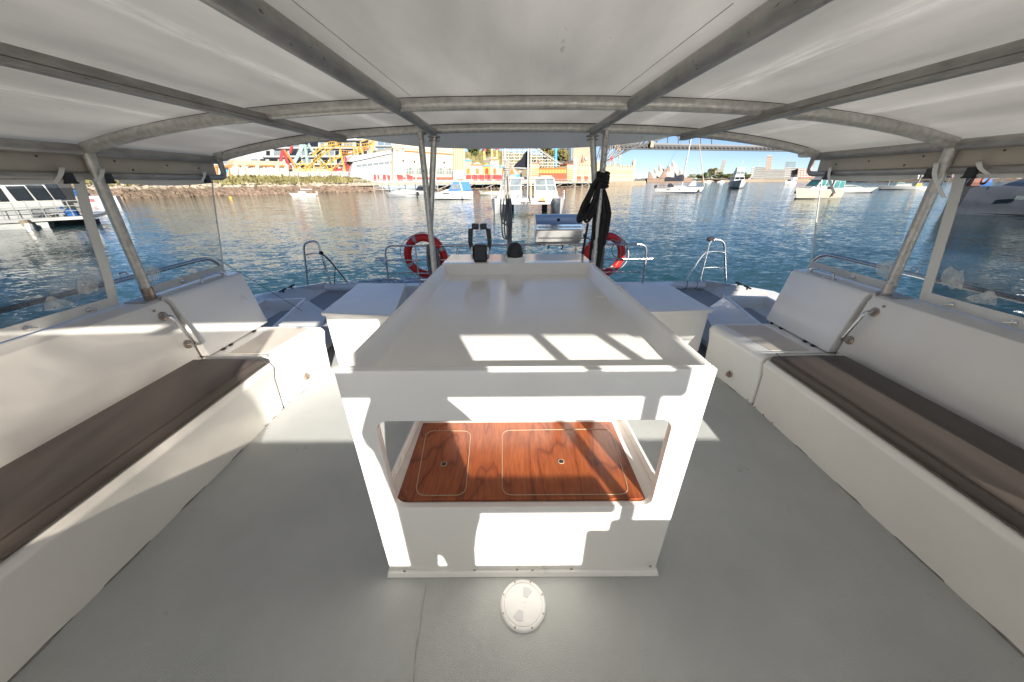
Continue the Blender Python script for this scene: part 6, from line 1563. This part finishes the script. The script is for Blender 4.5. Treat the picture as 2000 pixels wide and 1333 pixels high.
bolt(t, 'aft_top', MB().box(-4.1, -1.2, -1.2, 1.2, 2.92, 2.98), 'boatwhite'); bolt(t, 'bow_rail', rail_mb(0, 4.4, 2.5, 1.7, .55), 'steel')
bolt(t, 'buoy', MB().ball((3.4, -1.05, 1.0), .2, 8, 6), 'yellow'); bolt(t, 'fender', MB().tube([(-1.4, 1.55, 1.0), (-1.4, 1.55, .4)], .14, n=8), 'brick'); bolt(t, 'anchor_chain', MB().tube([(4.3, 0, 1.7), (4.6, 0, -.3)], .03, n=5), 'boatwhite')
# low launch behind it pointing right
p = at_water(1652, 377); t = thing('sport_launch', 'low white launch with a pointed bow behind the cabin boat', 'motorboat', p, R(-8))
bolt(t, 'hull', hull_mb(11.0, 3.0, .95, 1.25, tw=.9, rake=.14), 'boatwhite'); bolt(t, 'bottom_paint', hull_mb(10.4, 2.7, .12, .12, tw=.9), 'navystripe'); bolt(t, 'cabin', house_mb(-2.6, 3.4, 2.4, 1.4, 1.05, 1.75, 2.6, .1, .2), 'boatwhite'); windows(t, -2.6, 3.4, 2.4, 1.4, 1.05, 1.75, 2.6, .1, .2, 'greyglass', 3)
bolt(t, 'bow_rail', rail_mb(0, 5.6, 2.6, 1.2, .5), 'steel'); bolt(t, 'targa_arch', MB().bar((-3.4, -1.3, 1.0), (-2.8, -1.1, 3.1), .2).bar((-3.4, 1.3, 1.0), (-2.8, 1.1, 3.1), .2).bar((-2.8, -1.1, 3.1), (-2.8, 1.1, 3.1), .2), 'boatwhite')
# little yacht seen through the right curtain
p = at_water(1764, 371.0); t = thing('small_yacht', 'small white yacht with teal cabin cover seen through the right curtain', 'sailboat', p, R(150))
bolt(t, 'hull', hull_mb(10.5, 2.8, .9, 1.2, tw=.6), 'boatwhite'); bolt(t, 'bottom_paint', hull_mb(10.2, 2.5, .16, .16, tw=.6), 'navystripe'); bolt(t, 'cabin', house_mb(-1.2, 2.6, 1.9, 1.1, .95, 1.7, .8, .2, .2), 'boatwhite'); bolt(t, 'cabin_cover', house_mb(.4, 2.4, 1.6, 1.0, 1.72, 2.1, .5, .3, .2), 'teal'); bolt(t, 'yellow_bag', house_mb(-3.6, -2.0, 1.2, 1.2, 1.0, 1.8, .3, .3, .2), 'yellow')
bolt(t, 'mast', MB().tube([(3.8, 0, 1.1), (3.8, 0, 9.0)], .06, n=6), 'boatwhite'); bolt(t, 'mizzen_mast', MB().tube([(-2.6, 0, 1.1), (-2.6, 0, 8.0)], .06, n=6), 'boatwhite')
# large dark hulled yacht at the right edge
p = Vector((49.5, 30.5, WATER)); t = thing('dark_yacht', 'large blue grey hulled yacht at the right edge behind the curtain', 'yacht', p, R(-28))
bolt(t, 'hull', hull_mb(16.5, 4.8, 2.35, 2.6, tw=.55, flare=.72, rake=.05), 'greyhull'); bolt(t, 'bottom_paint', hull_mb(16.0, 3.9, .12, .12, tw=.5), 'antifoul')
hk = (-4.6, 5.0, 3.2, 2.0, 2.4, 3.9, 2.4, 2.6, .4); bolt(t, 'deckhouse', house_mb(*hk), 'metalroof'); windows(t, *hk, 'blackglass', 3, .25, .88)
for x in (-5.2, -2.2): quad_panel(t, 'hull_window', 'greyglass', [(x, -2.16, 1.35), (x + .75, -2.2, 1.35), (x + .75, -2.22, 1.65), (x, -2.18, 1.65)], (0, -.06, 0)); quad_panel(t, 'hull_window', 'greyglass', [(x, 2.16, 1.35), (x + .75, 2.2, 1.35), (x + .75, 2.22, 1.65), (x, 2.18, 1.65)], (0, .06, 0))
bolt(t, 'guard_rail', rail_mb(-8.0, 7.5, 4.0, 2.4, .7, .025, 9), 'steel'); bolt(t, 'life_ring', MB().tube([(-7.2 + .1 * math.sin(a), -1.6 + .42 * math.cos(a), 3.0 + .42 * math.sin(a)) for a in [2 * math.pi * i / 20 for i in range(20)]], .1, n=6, closed=True), 'brick'); bolt(t, 'blue_bag', house_mb(-6.9, -6.2, 1.0, 1.0, 2.4, 3.1, .1, .1, .1), 'bluecanvas'); bolt(t, 'liferaft_case', house_mb(-7.6, -7.0, 1.6, 1.6, 2.4, 3.2, .1, .1, .1), 'brick')
b = MB().tube([(-3.0, 0, 3.8), (-3.2, 0, 22)], .14, n=8); bolt(t, 'mast', b, 'alu'); bolt(t, 'backstay', MB().tube([(-8.0, -.8, 2.5), (-3.2, 0, 20)], .03, n=4).tube([(-8.0, .8, 2.5), (-3.2, 0, 20)], .03, n=4), 'steel')

# houseboat at the left edge: wall traced on its own upright plane
HA, HB = Vector((-40.6, 22.6, 0)), Vector((-33.0, 28.8, 0)); LH = lineref(HA, HB); ND = LH[2]
def hp(u, v, o=0): return fp(LH, u, v, o)
t = thing('houseboat', 'white houseboat with three big dark windows at the left edge behind the curtain', 'houseboat', hp(60, 445, 2))
def hs_(nm, pts, o, d, m, **k): return slabp(nm, LH, pts, o, d, m, t, **k)
hs_('hull', [(-110, 454), (56, 450.5), (97, 449), (97, 444), (93, 434), (-110, 443)], .2, 1.2, 'boatwhite'); hs_('bottom_paint', [(-110, 460), (58, 454.5), (56, 450.6), (-110, 454)], .25, 1.0, 'antifoul')
hs_('shaded_hull', [(97, 453), (190, 444), (186, 430), (94, 434)], 2.6, 1.4, 'piledark')  # hull coloured near black to stand for the shaded gap below the deck
hs_('deck_edge', [(-110, 443), (182, 427.5), (180, 421.5), (-110, 436)], 0, 5.5, 'boatwhite')
hs_('wall', [(-110, 436), (141, 424), (120, 394), (106, 352), (-110, 352)], 1.4, 4.0, 'boatwhite')
hs_('roof_edge', [(-110, 352), (118, 352), (114, 347), (-110, 346)], .6, 5.2, 'metalroof')
for q in ([(-42, 364), (-3, 364), (18, 394), (-18, 395)], [(7, 363), (45, 363), (67, 392), (32, 393)], [(47, 362), (82, 362), (104, 391), (72, 392)], [(85, 361), (110, 361), (131, 389), (107, 391)]): hs_('window', q, 1.3, .09, 'blackglass', bevel=.08)
hs_('door_panel', [(104, 424), (139, 422.5), (126, 402), (92, 403)], 1.33, .05, 'metalroof')
hs_('blue_emblem', [(116, 408.5), (122, 409), (124, 406.5), (121, 404), (117, 404)], 1.28, .04, 'bluecanvas'); hs_('pale_emblem_bar', [(125, 407), (138, 406), (137, 404), (124, 405)], 1.28, .04, 'teal')
hs_('grey_screen', [(157, 420), (176, 418), (158, 396), (143, 397)], .5, .1, 'concrete')
b = MB()
for k in range(9): u = -60 + 27 * k; b.tube([hp(u + 16, 432 - .052 * (u + 60), .15), hp(u, 401 - .04 * (u + 60), .15)], .035, n=5)
for dv in (0, 9, 18): b.tube([hp(-60 + dv * .5, 401 + dv, .15), hp(150 + dv * .6, 392 + dv * 1.05, .15)], .025, n=5)
b.build('railing', 'boatwhite', t)
for k, (u, m_) in enumerate(((60, 'metalroof'), (86, 'boatwhite'), (112, 'boatwhite'))):
    b = MB()
    c = hp(u + 4, 425.5 - .05 * u, .9); c.z = hp(u, 428, .9).z if False else c.z
    d_ = LH[1]; b.prism([c, c + d_ * .5, c + d_ * .5 + ND * .5, c + ND * .5], (0, 0, .06))
    for q in (0, .45):
        for w_ in (0, .45): b.bar(c + d_ * q + ND * w_ - Vector((0, 0, .42)), c + d_ * q + ND * w_, .04)
    b.prism([c + ND * .5, c + d_ * .5 + ND * .5, c + d_ * .5 + ND * .55, c + ND * .55], (0, 0, .55)); b.build('deck_chair', m_, t)
c = hp(140, 416, .9); b = MB().ball(c, .42, 10, 6, (1.2, .8, .8)); b.build('blue_bundle', 'bluecanvas', t)
b = MB(); b.tube([hp(46, 431, -.1), hp(54, 441, -.15)], [.26, .24], n=10); b.build('tan_fender', 'sandstone', t)
b = MB(); b.tube([hp(56, 437, -.25), hp(62, 455, -.3)], [.22, .30], n=10); b.build('white_fender', 'boatwhite', t)
# small boat beyond the houseboat
p = atZ(172, 400, WATER); t = thing('runabout', 'white runabout with a blue cover half hidden behind the left side post', 'motorboat', p, R(215))
bolt(t, 'hull', hull_mb(8.0, 2.6, 1.2, 1.4, tw=.85), 'boatwhite'); bolt(t, 'blue_cover', house_mb(-.6, 2.4, 2.1, 1.2, 1.3, 2.2, .9, .3, .3), 'bluecanvas'); bolt(t, 'red_mark', MB().box(-1.2, -.7, -1.36, 1.36, .5, .9), 'redpaint'); bolt(t, 'rail', rail_mb(-3.4, 3.6, 2.4, 1.3, .5), 'steel')
# buoy, far moored boats
p = atZ(451, 388, WATER); tag(MB().ball(p + Vector((0, 0, .1)), .36, 12, 8).build('mooring_buoy', 'yellow', base=p), 'small yellow mooring buoy floating before the rocks', 'buoy')
for u, v, lbl in ((1382, 357.2, 'tiny white launch passing left of the motor yacht'), (1408, 357, 'tiny white launch beside the tall motor yacht')):
    p = at_water(u, v); q = thing('far_launch', lbl, 'motorboat', p, R(175)); bolt(q, 'hull', hull_mb(9, 2.6, 1.0, 1.5), 'boatwhite'); bolt(q, 'cabin', house_mb(-3, 1.5, 2.2, 1.6, 1.1, 2.4, 1, .2, .2), 'boatwhite')
